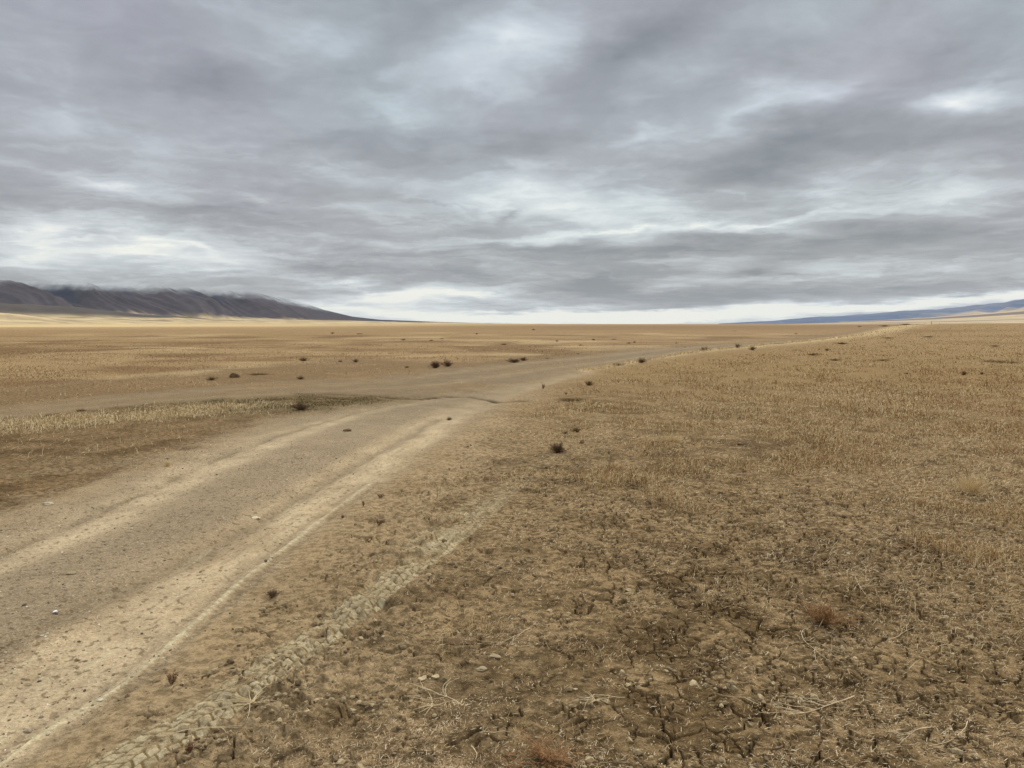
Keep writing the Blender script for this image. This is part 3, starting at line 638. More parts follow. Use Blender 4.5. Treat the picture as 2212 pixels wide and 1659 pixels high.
rust = (sstep(.0, .3, fbm(x, y, 6, 3, 103)) * sstep(8, 16, d))[:, None]; ct = ct * (1 - .4 * rust) + np.array(c3(156, 108, 66)) / EXPO * .4 * rust
blades("dry_grass", x, y, rng.uniform(.03, .11, n) * (1 + .4 * sstep(8, 20, d)) * (.8 + .7 * sstep(.1, .5, dr)), rng.beta(2, 3, n), rng.uniform(.1, 1.2, n), np.maximum(rng.uniform(.0012, .0026, n), minw(d) * .85), ct, 'thin straw coloured grass in drifts on the field right of the road', 'grass')
# brighter straw drifts that stand out on the right
qx_, qy_ = [], []
for (a, b_, r_, n_) in [(2090, 1050, .55, 5200), (2150, 970, .8, 5200), (1830, 850, 1.0, 6500), (1560, 885, .5, 2600), (1675, 908, .5, 2600), (1900, 935, .7, 3600), (2010, 1010, .5, 2600), (2140, 1130, .35, 2200), (1450, 955, .3, 900), (1960, 870, .9, 3600), (1240, 940, .3, 500), (2180, 1260, .3, 1500), (1890, 1285, .16, 500), (2040, 1380, .2, 900), (1570, 1270, .12, 350), (1680, 1200, .16, 400), (1990, 1190, .2, 700), (1700, 1000, .4, 900)]:
    cx_, cy_ = gpt(a, b_); qx_.append(cx_ + rng.normal(0, r_, n_)); qy_.append(cy_ + rng.normal(0, r_ * 1.1, n_))
x, y = np.concatenate(qx_), np.concatenate(qy_); z, m = fields(x, y, False)
keep = (m['right'] > .8) & (rng.uniform(0, 1, len(x)) < .15 + .85 * sstep(-.15, .3, fbm(x, y, .35, 3, 140))); x, y, d = x[keep], y[keep], m['d0'][keep]; n = len(x)
blades("pale_grass", x, y, rng.uniform(.02, .085, n), rng.beta(2, 2, n), rng.uniform(.1, 1.2, n), np.maximum(rng.uniform(.0013, .0028, n), minw(d) * .8), tints(n, [(222, 198, 152), (196, 168, 122), (164, 134, 92), (140, 108, 72)], (4, 4, 3, 1.5)), 'brighter straw drifts on the right hand field', 'grass')
# flattened fine straw over the near ground on the right
x, y, v = pick(430000, 250, 1120, 390, 800, .85); z, m = fields(x, y, False); d = m['d0']
dd = m['right'] * sstep(-.5, -2.0, m['sR']) * (1 - .9 * m['tband']) * (.22 + .78 * sstep(-.15, .30, fbm(x, y, .7, 4, 104) + .10 * sstep(0, 3, x))) * (m['crk'] < .08) * (1 - .5 * sstep(6.0, 4.2, d) * sstep(-.4, .4, x))
keep = rng.uniform(0, 1, len(x)) < dd * .70
x, y, d = x[keep], y[keep], d[keep]; n = len(x)
ct = tints(n, [(196, 168, 126), (162, 133, 95), (128, 101, 70), (92, 70, 48), (222, 202, 164)], (6, 4, 3, 3, 3.2))
blades("straw_litter", x, y, rng.uniform(.009, .034, n) * (1 + .5 * sstep(4, 6, d)), np.clip(rng.normal(.86, .10, n), .3, 1), rng.uniform(.0, .4, n), np.maximum(rng.uniform(.001, .0022, n), minw(d) * .7), ct, 'fine flattened straw matted over the near ground on the right', 'straw', .002)
# dark moss-like crust fibres, short
x, y, v = pick(260000, -60, 1100, 385, 800, .8); z, m = fields(x, y, False); d = m['d0']
dk = (m['crk'] < .08) * (1 - .45 * sstep(6.0, 4.2, d) * sstep(-.4, .4, x)) * (m['right'] * sstep(-.25, -.9, m['sR']) + m['wedge'] * .9) * (1 - m['tband']) * (.30 + .70 * sstep(.0, .3, fbm(x, y, .6, 4, 83) - .12 + .12 * m['wedge']))
keep = rng.uniform(0, 1, len(x)) < dk
x, y, d = x[keep], y[keep], d[keep]; n = len(x)
ct = tints(n, [(92, 74, 50), (114, 94, 64), (142, 120, 86), (76, 60, 42)], (4, 4, 3, 2))
blades("dead_stubble", x, y, rng.uniform(.006, .022, n), rng.beta(2, 2, n), rng.uniform(.0, .9, n), np.maximum(rng.uniform(.001, .002, n), minw(d) * .7), ct, 'short dark dead stubble crusted over bare soil beside the road', 'stubble')
# pale verge grass: strip between the two roads and along the right bank
x, y, v = pick(150000, -130, 300, 385, 460); z, m = fields(x, y, False); d = m['d0']
dd = m['wedge'] * np.exp(-(m['sStraw'] / .62) ** 2) * sstep(-.5, .05, m['big'] + .5 * m['mid'] + .15) + (m['wedge'] + m['should']) * .008
keep = rng.uniform(0, 1, len(x)) < dd
xa, ya = x[keep], y[keep]
x, y, v = pick(160000, 560, 940, 326.5, 375, .9); z, m = fields(x, y, False)
dd = np.exp(-((m['bank'] - .15) / np.clip(m['d0'] * .012, .25, 3)) ** 2) * sstep(-.5, .1, m['big'] + .15)
keep = rng.uniform(0, 1, len(x)) < dd * 1.0
xb, yb = x[keep], y[keep]
for nm, xs, ys, lab in (("pale_grass", xa, ya, 'pale bleached grass in the strip between the two tracks'), ("pale_grass", xb, yb, 'pale bleached grass line along the right edge of the road')):
    n = len(xs); d = np.hypot(xs, ys); up_ = 1.6 if xs is xb else 1.0
    blades(nm, xs, ys, rng.uniform(.03, .13, n) * up_, rng.beta(2, 3, n), rng.uniform(.1, 1.0, n), np.maximum(rng.uniform(.0015, .003, n), minw(d) * .75), (1.08 if xs is xb else 1.0) * tints(n, [(216, 196, 154), (190, 166, 122), (156, 132, 92)], (4, 4, 3)), lab, 'grass')
# low green weeds by the washout
gx, gy = gpt(610, 871); x = gx + rng.normal(0, 1.5, 9000); y = gy + rng.normal(0, .8, 9000); z, m = fields(x, y, False)
keep = (m['wedge'] > .5) & (fbm(x, y, .7, 3, 111) > -.12); x, y = x[keep], y[keep]; n = len(x)
blades("low_weeds", x, y, rng.uniform(.015, .05, n), rng.beta(2, 2, n), rng.uniform(0, .8, n), rng.uniform(.006, .012, n), tints(n, [(98, 94, 54), (116, 106, 66), (92, 80, 50), (132, 118, 76)], (4, 3, 3, 1)), 'low dark green weeds between the tracks beside the washed out crack', 'weeds')

# pale dry leaf pairs scattered on the right foreground
def flakes(name, x, y, z, size, colr, label, cat):
    n = len(x); a = rng.uniform(0, 2 * math.pi, n); tl = rng.uniform(-.9, .9, n)
    e1 = np.stack([np.cos(a), np.sin(a), tl * .5], 1) * size[:, None]; e2 = np.stack([-np.sin(a), np.cos(a), rng.uniform(-.8, .8, n)], 1) * (size * .45)[:, None]
    p = np.stack([x, y, z], 1); V = np.stack([p - e1, p - e2, p + e1, p + e2], 1).reshape(-1, 3); k = np.arange(n) * 4
    me = mesh_from(name, V, np.stack([k, k + 1, k + 2, k + 3], 1), None, False, (mat_straw,)); attr(me, 'tint', np.repeat(colr, 4, 0), 'FLOAT_COLOR')
    return link(name, me, label=label, cat=cat, kind='stuff')
cx, cy, v = pick(520, 480, 1080, 410, 790, .8); px_, py_, pz_ = [], [], []
zc, mc = fields(cx, cy, False); ok = (mc['right'] > .9) & (rng.uniform(0, 1, len(cx)) < .25 + .75 * sstep(-.2, .3, fbm(cx, cy, 1.5, 3, 120)) * sstep(-.5, 2, cx))
for i in np.nonzero(ok)[0]:
    nn = int(rng.integers(5, 26)); t = rng.uniform(0, 1, nn); L = rng.uniform(.04, .13); th = rng.uniform(0, 6.28)
    px_.append(cx[i] + np.cos(th) * t * L + rng.normal(0, .006, nn)); py_.append(cy[i] + np.sin(th) * t * L + rng.normal(0, .006, nn)); pz_.append(zc[i] + .004 + t * rng.uniform(.0, .05) + rng.uniform(0, .006, nn))
px_, py_, pz_ = map(np.concatenate, (px_, py_, pz_)); n = len(px_); d = np.hypot(px_, py_)
flakes("dry_leaves", px_, py_, pz_, np.maximum(rng.uniform(.002, .0046, n), d / FPX * .4), tints(n, [(226, 208, 168), (206, 186, 142), (182, 158, 112)], (4, 4, 3)), 'small bleached dry leaves clinging to dead sprigs on the right foreground', 'dry leaves')

# ------------------------------------------------------------------ gravel and clods
def ico():
    t = (1 + 5 ** .5) / 2
    v = np.array([(-1, t, 0), (1, t, 0), (-1, -t, 0), (1, -t, 0), (0, -1, t), (0, 1, t), (0, -1, -t), (0, 1, -t), (t, 0, -1), (t, 0, 1), (-t, 0, -1), (-t, 0, 1)], float)
    v /= np.linalg.norm(v[0])
    f = np.array([(0, 11, 5), (0, 5, 1), (0, 1, 7), (0, 7, 10), (0, 10, 11), (1, 5, 9), (5, 11, 4), (11, 10, 2), (10, 7, 6), (7, 1, 8), (3, 9, 4), (3, 4, 2), (3, 2, 6), (3, 6, 8), (3, 8, 9), (4, 9, 5), (2, 4, 11), (6, 2, 10), (8, 6, 7), (9, 8, 1)])
    return v, f
ICO = ico()
mat_stone, h, b = new_mat("stone", .9, .2)
h.put(b.inputs['Base Color'], h.scale(attr_node(h, 'tint'), h.mapr(h.noise(h.node('ShaderNodeNewGeometry').outputs['Position'], 160, 4, .6), .3, .7, .8, 1.2)))
def stones(name, x, y, size, colr, label, cat, squash=.6, sink=.25):
    n = len(x); z, _ = fields(x, y, False); v0, f0 = ICO
    V = v0[None] * (1 + rng.normal(0, .17, (n, 12, 1))) * np.stack([rng.uniform(.75, 1.3, n), rng.uniform(.6, 1.1, n), rng.uniform(.4, 1.0, n) * squash / .6], 1)[:, None, :]
    a = rng.uniform(0, 6.28, n); ca, sa = np.cos(a)[:, None], np.sin(a)[:, None]
    V = np.stack([V[..., 0] * ca - V[..., 1] * sa, V[..., 0] * sa + V[..., 1] * ca, V[..., 2]], -1) * size[:, None, None]
    V += np.stack([x, y, z + size * (squash - sink) * .6], 1)[:, None, :]
    F = f0[None] + (np.arange(n) * 12)[:, None, None]
    me = mesh_from(name, V.reshape(-1, 3), None, F.reshape(-1, 3), False, (mat_stone,)); attr(me, 'tint', np.repeat(colr, 12, 0), 'FLOAT_COLOR')
    return link(name, me, label=label, cat=cat, kind='stuff')
x, y, v = pick(60000, -80, 900, 345, 790, 1.0); z, m = fields(x, y, False); d = m['d0']
keep = rng.uniform(0, 1, len(x)) < m['road'] * (1 - .85 * m['rutb']) * (1 - .7 * m['ruta']) * (.30 + .7 * sstep(-.2, .3, m['big'])) * .8
x, y, d = x[keep], y[keep], d[keep]; n = len(x)
sz = np.minimum(rng.gamma(1.6, .0016, n) + .0016, .014); sz = np.maximum(sz, d / FPX * .36 * rng.uniform(.7, 1.3, n))
stones("gravel", x, y, sz, tints(n, [(160, 146, 122), (134, 120, 98), (104, 92, 74), (196, 182, 152), (222, 210, 186)], (6, 5, 2.5, 2.5, 1)), 'small grey and tan gravel loose on both dirt tracks', 'gravel')
x, y, v = pick(30000, -60, 1100, 400, 800, .8); z, m = fields(x, y, False); d = m['d0']
kd = (m['right'] * (.35 + .8 * m['churn']) * sstep(.0, -.3, m['sR']) + m['wedge'] * .4 + m['rutb'] * .10) * (1 - .7 * m['tband']) * sstep(-.1, .35, fbm(x, y, .5, 3, 130))
keep = rng.uniform(0, 1, len(x)) < kd; x, y, d = x[keep], y[keep], d[keep]; n = len(x)
sz = np.minimum(rng.gamma(1.6, .0035, n) + .002, .022)
stones("soil_crumbs", x, y, sz, tints(n, [(150, 130, 96), (130, 110, 78), (166, 146, 110), (104, 86, 60)], (4, 4, 3, 2)), 'crumbs and clods of dry earth beside the wheel tracks', 'earth', .6, .4)

# ------------------------------------------------------------------ single things
def tube(V, F, pts, r0, r1, sides=5):
    P_ = [np.array(p, float) for p in pts]; n = len(P_); base_ = len(V)
    for i, p in enumerate(P_):
        t = P_[min(i + 1, n - 1)] - P_[max(i - 1, 0)]; t = t / (np.linalg.norm(t) + 1e-9)
        a = np.cross(t, (0, 0, 1.0)) if abs(t[2]) < .9 else np.cross(t, (1.0, 0, 0)); a /= np.linalg.norm(a); b_ = np.cross(t, a)
        r = r0 + (r1 - r0) * i / (n - 1)
        for k in range(sides):
            w = 2 * math.pi * k / sides; V.append(p + a * math.cos(w) * r + b_ * math.sin(w) * r)
    for i in range(n - 1):
        for k in range(sides):
            a0 = base_ + i * sides + k; a1 = base_ + i * sides + (k + 1) % sides
            F.append((a0, a1, a1 + sides, a0 + sides))

def simple_mat(name, rgb, var=.25, scale=40, rough=.9):
    m_, h, b = new_mat(name, rough, .06); c_ = np.array(lin(*rgb)) / EXPO
    n_ = h.noise(h.node('ShaderNodeTexCoord').outputs['Object'], scale, 4, .6)
    h.put(b.inputs['Base Color'], h.ramp(n_, [(.3, tuple(c_ * (1 - var))), (.7, tuple(c_ * (1 + var)))])); return m_
M_WOOD = simple_mat("dark_stem", (100, 82, 62)); M_SAGE = simple_mat("sage_foliage", (124, 102, 66), .35, 25); M_DARK = simple_mat("dark_foliage", (108, 84, 62), .35, 25)
M_STRAW = simple_mat("straw_stalk", (206, 184, 140), .15); M_TWIG = simple_mat("bleached_twig", (214, 192, 152), .18, 60); M_RUST = simple_mat("rust_foliage", (148, 112, 74), .3, 30); M_LEAFP = simple_mat("pale_leaf", (222, 204, 164), .12)
M_ROCK = simple_mat("rock", (156, 138, 106), .25, 60); M_ROCKD = simple_mat("dark_rock", (98, 78, 54), .3, 60); M_WHITE = simple_mat("white_scrap", (226, 226, 222), .06); M_MUDP = simple_mat("pale_mud", (178, 158, 122), .15, 80)
M_POST = simple_mat("weathered_post", (70, 60, 52), .2); M_ROOF = simple_mat("shed_roof", (96, 92, 92), .15); M_RED = simple_mat("reddish_sprig", (112, 74, 52), .3, 30)

def pymesh(name, V, F, mat, smooth=False):
    me = bpy.data.meshes.new(name); me.from_pydata([tuple(v) for v in V], [], F); me.materials.append(mat)
    if smooth: me.polygons.foreach_set('use_smooth', [True] * len(F))
    me.update(); return me

def shrub_meshes(seed, nst, ntw, mat, leaf=True, spread=1.0, up=1.0, leafsize=.022):
    nst = int(nst * 1.7)
    """unit-size shrub: about 1 wide and .6 high"""
    r = random.Random(seed); V, F = [], []; LV, LF = [], []
    for i in range(nst):
        th = r.uniform(0, 6.28); el_ = r.uniform(.25, 1.35); L = r.uniform(.35, .62); p = np.array([r.uniform(-.06, .06), r.uniform(-.06, .06), -.03]); dr = np.array([math.cos(th) * math.cos(el_) * spread, math.sin(th) * math.cos(el_) * spread, math.sin(el_) * up])
        pts = [p]
        for k in range(4):
            p = p + dr * L / 4; dr = dr + np.array([r.uniform(-.2, .2), r.uniform(-.2, .2), r.uniform(-.12, .2)]); pts.append(p)
        tube(V, F, pts, .008, .003, 4)
        for j in range(ntw):
            k = r.randint(1, 4); q_ = pts[k]; d2 = dr + np.array([r.uniform(-.9, .9), r.uniform(-.9, .9), r.uniform(-.3, .7)]); d2 /= np.linalg.norm(d2); l2 = r.uniform(.08, .2)
            e = q_ + d2 * l2; e2 = e + (d2 + np.array([r.uniform(-.4, .4), r.uniform(-.4, .4), .2])) * l2 * .6
            tube(LV, LF, [q_, e, e2], .006, .003, 3)
            if leaf:
                for s_i in range(5):
                    c_ = q_ + (e2 - q_) * r.uniform(.2, 1) + np.array([r.uniform(-.03, .03) for _ in range(3)]); a = np.array([r.uniform(-1, 1) for _ in range(3)]) * leafsize; b_ = np.array([r.uniform(-1, 1) for _ in range(3)]) * leafsize * .6
                    k0 = len(LV); LV += [c_ - a, c_ - b_, c_ + a, c_ + b_]; LF.append((k0, k0 + 1, k0 + 2, k0 + 3))
    for A_ in (V, LV):
        for q_ in A_: q_[2] = max(q_[2], -.03)
    return pymesh("stems", V, F, M_WOOD), pymesh("foliage", LV, LF, mat)

PROTO = {}
for k, a in dict(brown=(8, 26, 9, simple_mat('brown_foliage', (118, 92, 60), .35, 25)), dark=(1, 26, 9, M_DARK), sage=(2, 26, 9, M_SAGE), round=(3, 34, 10, M_DARK, True, 1, .95), straw=(4, 30, 8, M_STRAW, False), rust=(5, 24, 8, M_RUST, True, 1, 1, .018), sprig=(6, 12, 5, M_RED, True, .7, 1.2, .03), flat=(7, 26, 8, M_SAGE, True, 1.2, .5)).items():
    st, fo = shrub_meshes(*a); s = bpy.data.objects.new("stem", st); f = bpy.data.objects.new("foliage", fo); PROTO[k] = (s, f)
    if k == 'straw': st.materials[0] = M_STRAW
    if k == 'rust': st.materials[0] = M_RUST

SHR = random.Random(5)
def shrub(kind, x, y, wpx, hpx, label, group=None, name="shrub", cat="shrub"):
    gx, gy = gpt(x, y); d = math.hypot(gx, gy); w = wpx / 2.1602 / FPX * d; hh = hpx / 2.1602 / FPX * d
    root = bpy.data.objects.new(name, None); COL.objects.link(root); root.empty_display_size = .1
    root.location = (gx, gy, zat(gx, gy)); root.rotation_euler = (0, 0, SHR.uniform(0, 6.28)); w *= .82; root.scale = (w, w, max(hh / .90, .04))
    root['label'] = label; root['category'] = cat
    if group: root['group'] = group
    for p in PROTO[kind]:
        c = p.copy(); COL.objects.link(c); c.parent = root
    return root

G1 = 'dark bushes along the road'
shrub('round', 940, 795, 30, 19, 'rounder dark bush, left one of the touching pair on the far edge of the road', G1)
shrub('dark', 966, 792, 26, 20, 'dark bush, right one of the touching pair on the far edge of the road', G1)
shrub('dark', 1110, 783, 36, 13, 'low wide dark bush at the far road edge, right of the touching pair', G1)
shrub('round', 1131, 779, 18, 10, 'small dark bush close against the right end of the low wide one', G1)
shrub('sage', 655, 779, 27, 10, 'olive brown bush standing alone at the edge of the golden field', G1)
shrub('sage', 768, 783, 14, 9, 'small brown bush in the golden field between the lone olive bush and the dark pair', G1)
shrub('brown', 650, 819, 20, 9, 'small dark tuft on the soil shoulder above the left track', G1)
shrub('sage', 458, 821, 24, 10, 'olive tuft on the shoulder just left of the dark rock', G1)
shrub('flat', 557, 809, 44, 8, 'flat matted dark bush on the shoulder right of the dark rock', G1)
shrub('dark', 650, 886, 44, 22, 'reddish brown bush on the green weeds between the two tracks', G1)
shrub('round', 1205, 978, 40, 28, 'dark spiky little bush alone on bare ground right of the road', G1)
shrub('brown', 1523, 761, 28, 13, 'dark bush in front of the pale grass line, leftmost of three there', G1)
shrub('sage', 1593, 759, 17, 11, 'middle bush of the three on the pale grass line', G1)
shrub('sage', 1626, 760, 17, 10, 'rightmost bush of the three on the pale grass line', G1)
shrub('brown', 1386, 790, 26, 13, 'dark bush where the pale grass line starts beside the road bend', G1)
shrub('sage', 1333, 794, 34, 9, 'low loose bush at the road bend left of the darker one', G1)
shrub('flat', 1240, 866, 66, 10, 'low flat tuft at the right end of the washed out crack', G1)
shrub('flat', 176, 0 + 889, 18, 9, 'small olive tuft in the left track above the pale grass', G1)
shrub('sage', 1245, 932, 28, 14, 'brown sprig tuft above the dark spiky bush on bare ground')
shrub('sage', 1222, 937, 18, 9, 'smaller brown tuft leaning left of the one above the spiky bush')
shrub('straw', 1452, 955, 60, 24, 'straw coloured spreading tuft on the field right of the spiky bush', None, 'grass_tuft', 'grass tuft')
shrub('sprig', 1173, 840, 12, 17, 'thin dark sprig upright at the right edge of the road before the bend', None, 'sprig', 'sprig')
shrub('sage', 1272, 833, 24, 14, 'faint brown tuft on the field just right of the thin upright sprig')
shrub('sprig', 1222, 853, 12, 7, 'tiny dark tuft on the field above the flat tuft at the crack', None, 'sprig', 'sprig')
shrub('brown', 970, 904, 16, 9, 'small brown tuft at the rut edge below the crack in the road')
shrub('sprig', 821, 1075, 28, 14, 'low forked dark sprig right beside the bright wheel rut', None, 'sprig', 'sprig')
shrub('sprig', 785, 1092, 14, 18, 'thin leaning dark sprig at the rut edge left of the forked one', None, 'sprig', 'sprig')
shrub('sprig', 741, 1114, 20, 10, 'tiny flat dark sprig at the rut edge, nearest the rut of the four', None, 'sprig', 'sprig')
shrub('sprig', 818, 1136, 26, 20, 'upright reddish dark sprig below the forked one beside the rut', None, 'sprig', 'sprig')
shrub('brown', 800, 1166, 50, 14, 'flat dark tuft with dead bits on churned soil under the upright sprig')
shrub('dark', 588, 1290, 34, 22, 'dark bristly tuft on crusted soil between the wheel rut and the tyre print')
shrub('sprig', 412, 1630, 38, 36, 'dark tuft with a curled stalk in a hollow at the bottom edge', None, 'sprig', 'sprig')
shrub('sprig', 370, 1480, 40, 38, 'bristly brown sprig on the dark crust left of the tyre print')
shrub('rust', 1781, 1345, 110, 48, 'rust red dried plant with pale leaves on the cracked ground')
shrub('rust', 1181, 1650, 170, 46, 'rust red low plant at the bottom edge of the picture')
shrub('straw', 2097, 1066, 78, 50, 'rounded ball of curled pale straw on the grass at the right edge', None, 'grass_tuft', 'grass tuft')
shrub('straw', 362, 1009, 18, 16, 'small pale straw tuft on the dark soil left of the main track', None, 'grass_tuft', 'grass tuft')
shrub('straw', 280, 1008, 22, 16, 'pale straw tuft alone by the left shoulder of the main track', None, 'grass_tuft', 'grass tuft') if False else None
far = [(670, 245), (735, 235), (1670, 240), (1800, 236), (1590, 272), (1575, 327), (1385, 352), (205, 367), (110, 374), (520, 410), (500, 241), (1445, 247), (1925, 256), (1890, 260), (1120, 268), (60, 200), (230, 203), (950, 205), (1300, 178)]
for i, (a, b_) in enumerate(far):
    shrub(SHR.choice(['brown', 'sage', 'flat']), (900 + a * .452) / 1.291, (840 + b_ * .452) / 1.291, SHR.uniform(7, 16), SHR.uniform(2, 4.5), 'tiny dark brush clump dotted in the golden field beyond the road', 'brush clumps in the golden field', 'brush_clump', 'brush clump')
farr = [(520, 258, 14, 5), (880, 277, 18, 6), (1250, 245, 20, 6), (1395, 247, 40, 9), (1520, 230, 50, 9), (180, 330, 14, 6), (232, 354, 14, 5), (495, 358, 30, 9), (980, 398, 60, 14), (1110, 428, 60, 12), (1390, 432, 70, 10), (2090, 442, 130, 16), (1860, 515, 34, 24), (1965, 512, 20, 18),
        (1150, 335, 60, 14), (1060, 372, 24, 16), (770, 350, 50, 9), (1420, 302, 60, 7), (1650, 296, 60, 7), (1530, 512, 30, 10), (2040, 348, 40, 8), (1300, 905, 90, 14), (150, 905, 50, 14)]
for i, (a, b_, w_, h_) in enumerate(farr[:-2]):
    shrub(SHR.choice(['brown', 'sage', 'sage', 'flat']), (1800 + a * .4774) / 1.291, (800 + b_ * .4774) / 1.291, w_ * .5, h_ * .4, 'brown brush clump scattered over the grass field right of the road', 'brush clumps in the right field', 'brush_clump', 'brush clump')

# dry fallen twigs and stalks
def twig_mesh(seed, L, branches, curve, r0, lift=.02):
    r = random.Random(seed); V, F = [], []
    def grow(p, th, length, rad, depth):
        pts = [p]; c_ = r.uniform(-curve, curve)
        for k in range(6):
            th += c_ / 6 + r.uniform(-.2, .2); z_ = max(rad, pts[-1][2] + r.uniform(-lift, lift) * .5 * length / max(L, .01))
            pts.append(np.array([pts[-1][0] + math.cos(th) * length / 6, pts[-1][1] + math.sin(th) * length / 6, z_]))
        tube(V, F, pts, rad, rad * .45, 5)
        if depth > 0:
            for k in range(branches):
                j = r.randint(2, 5); grow(pts[j].copy(), th + r.choice((-1, 1)) * r.uniform(.25, .9), length * r.uniform(.35, .7), rad * .6, depth - 1)
    grow(np.array([0, 0, r0]), 0.0, L, r0, 1 if branches else 0)
    return V, F
def twig(x0, y0, x1, y1, branches, curve, r0, label, seed, name="twig", cat="twig", mat=None):
    a = np.array(gpt(x0, y0)); b_ = np.array(gpt(x1, y1)); L = float(np.linalg.norm(b_ - a))
    V, F = twig_mesh(seed, L, branches, curve, r0)
    o = link(name, pymesh(name, V, F, mat or M_TWIG), label=label, cat=cat)
    o.location = (a[0], a[1], max(zat(a[0], a[1]), zat((a[0] + b_[0]) / 2, (a[1] + b_[1]) / 2), zat(b_[0], b_[1])) + .001); o.rotation_euler = (0, 0, math.atan2(b_[1] - a[1], b_[0] - a[0])); return o
TW = [((1000, 1535), (900, 1490), 5, .7, .0026, 'bleached forked twig lying under the curled mud flake', 11, "twig"),
 ((1036, 1588), (1100, 1586), 0, .3, .0028, 'short plain pale stick lying level near the bottom edge'  , 12, "twig"),
 ((1018, 1612), (1040, 1640), 0, .6, .003, 'short bent pale stick at the bottom edge below the level one', 13, "twig"),
 ((1145, 1360), (1075, 1400), 4, .5, .0022, 'loose forked straw twig on churned soil right of the tyre print', 14, "twig"),
 ((1350, 1512), (1255, 1530), 5, .5, .002, 'thin spreading straw twig between the pits and the cracked ground', 15, "twig"),
 ((1845, 1510), (1725, 1560), 7, .45, .0032, 'thick curved pale twig with a brush of branches on the cracked ground', 16, "twig"),
 ((2010, 1576), (1935, 1600), 3, .5, .0026, 'forked pale twig near the bottom right corner', 17, "twig"),
 ((2090, 1560), (2065, 1640), 0, .4, .0026, 'upright pointing thin stick in the bottom right corner', 18, "twig"),
 ((1915, 1385), (2010, 1365), 2, .4, .0022, 'pale curved stick pointing into the dry leaf patch at the right', 19, "twig"),
 ((1735, 1362), (1680, 1420), 5, .5, .0022, 'pale forked stalk with a straight handle below the rust plant', 20, "twig"),
 ((1870, 1290), (1830, 1240), 6, .5, .0020, 'fan of pale stalks above and right of the rust plant', 21, "twig"),
 ((1900, 1158), (1965, 1175), 0, .3, .0020, 'short straight pale stick on the mid ground at the right', 22, "twig"),
 ((1478, 1215), (1635, 1222), 1, .2, .0018, 'long thin straight straw lying level on the right ground', 23, "twig"),
 ((1655, 1222), (1785, 1216), 1, .2, .0016, 'thin straw lying level just right of the longer one', 24, "twig"),
 ((1640, 1530), (1545, 1500), 0, .4, .0016, 'faint thin stalk left of the thick curved twig', 25, "twig"),
 ((1400, 905 + 38), (1362, 955), 0, .2, .003, 'tiny straight straw left of the spreading tuft on the right field', 26, "twig"),
 ((2000, 1205), (1960, 1240), 2, .6, .0016, 'crossed thin straws on bare ground near the right edge', 27, "twig"),
 ((380, 1590), (520, 1548), 2, .25, .0026, 'long straw stalk lying along the tyre print', 28, "straw_stalk"),
 ((1690, 1225 + 460), (1600, 1640), 0, .4, .0016, 'faint stalk below', 29, "twig")]
for a, b_, br, cu, r0, lab, sd, nm in TW[:-1]:
    twig(a[0], a[1], b_[0], b_[1], br, cu * 1.3, r0 * .66, lab, sd, nm, "straw stalk" if nm == "straw_stalk" else "twig", M_TWIG)
# sheaf of straw by the tyre print
def sheaf(x, y, L, n, label, seed):
    gx, gy = gpt(x, y); r = random.Random(seed); V, F = [], []
    for i in range(n):
        th = r.gauss(3.2, .55) if i % 3 else r.uniform(0, 6.28); l = L * r.uniform(.4, 1); up_ = r.uniform(.0, .35); p = np.array([r.uniform(-.012, .012), r.uniform(-.012, .012), .004]); pts = [p]
        for k in range(4):
            p = p + np.array([math.cos(th), math.sin(th), up_]) * l / 4; th += r.uniform(-.15, .15); up_ -= .12; p[2] = max(p[2], .003); pts.append(p)
        tube(V, F, pts, .0018, .0008, 4)
    o = link("straw_bunch", pymesh("straw_bunch", V, F, M_STRAW), label=label, cat="straw bunch"); o.location = (gx, gy, zat(gx, gy) + .003); return o
sheaf(545, 1525, .20, 26, 'bunch of pale straw fanned over the tyre print at the lower left', 3)
sheaf(935, 1525, .10, 16, 'small bunch of thin pale straw at the base of the forked twig', 4)
sheaf(1290, 1520, .09, 14, 'small spidery bunch of straw on trodden soil at the lower middle', 5)
sheaf(2098, 1130, .12, 18, 'bunch of pale straw on the ground below the curled straw ball', 6)

def rock(x, y, w, label, mat=M_ROCK, squash=.6, name="stone", cat="stone", seed=1, elong=1.3):
    gx, gy = gpt(x, y); d = math.hypot(gx, gy); s = w / 2.1602 / FPX * d / 2
    import bmesh
    bm = bmesh.new(); bmesh.ops.create_icosphere(bm, subdivisions=3, radius=1); r = random.Random(seed)
    from mathutils import noise as mn, Vector
    for v_ in bm.verts:
        n_ = mn.noise(v_.co * 1.1 + Vector((seed * 3.1, 0, 0))) * .45 + mn.noise(v_.co * 3 + Vector((seed, 5, 0))) * .12
        v_.co *= 1 + n_; v_.co.x *= elong; v_.co.z *= squash
        v_.co.z = max(v_.co.z, -.35 * squash)
    me = bpy.data.meshes.new(name); bm.to_mesh(me); bm.free(); me.materials.append(mat)
    o = link(name, me, label=label, cat=cat); o.scale = (s, s, s); o.location = (gx, gy, zat(gx, gy) + s * squash * .2); o.rotation_euler = (0, 0, r.uniform(-.4, .4)); return o
rock(508, 815, 15, 'small dark rock on the soil shoulder at the field edge', M_ROCKD, 1.0, seed=2)
rock(1288, 1046, 16, 'flat pale stone on bare ground below the dark spiky bush', M_ROCK, .5, seed=3)
rock(105, 1092, 14, 'pale stone at the left edge on the gravel shoulder', simple_mat("light_stone", (182, 168, 138), .1), .5, seed=4)
rock(154, 1243, 13, 'tan stone on the gravel between the ruts at the left', M_ROCK, .6, seed=5)
rock(1257, 957, 10, 'dark round clod on the ground right of the spiky bush', M_ROCKD, .8, seed=6)
rock(1605, 962, 18, 'flat dark clod lying on the right field', M_ROCKD, .5, seed=7)
rock(750, 932, 14, 'dark clod on the pale rut below the reddish bush', M_ROCKD, .5, seed=8)
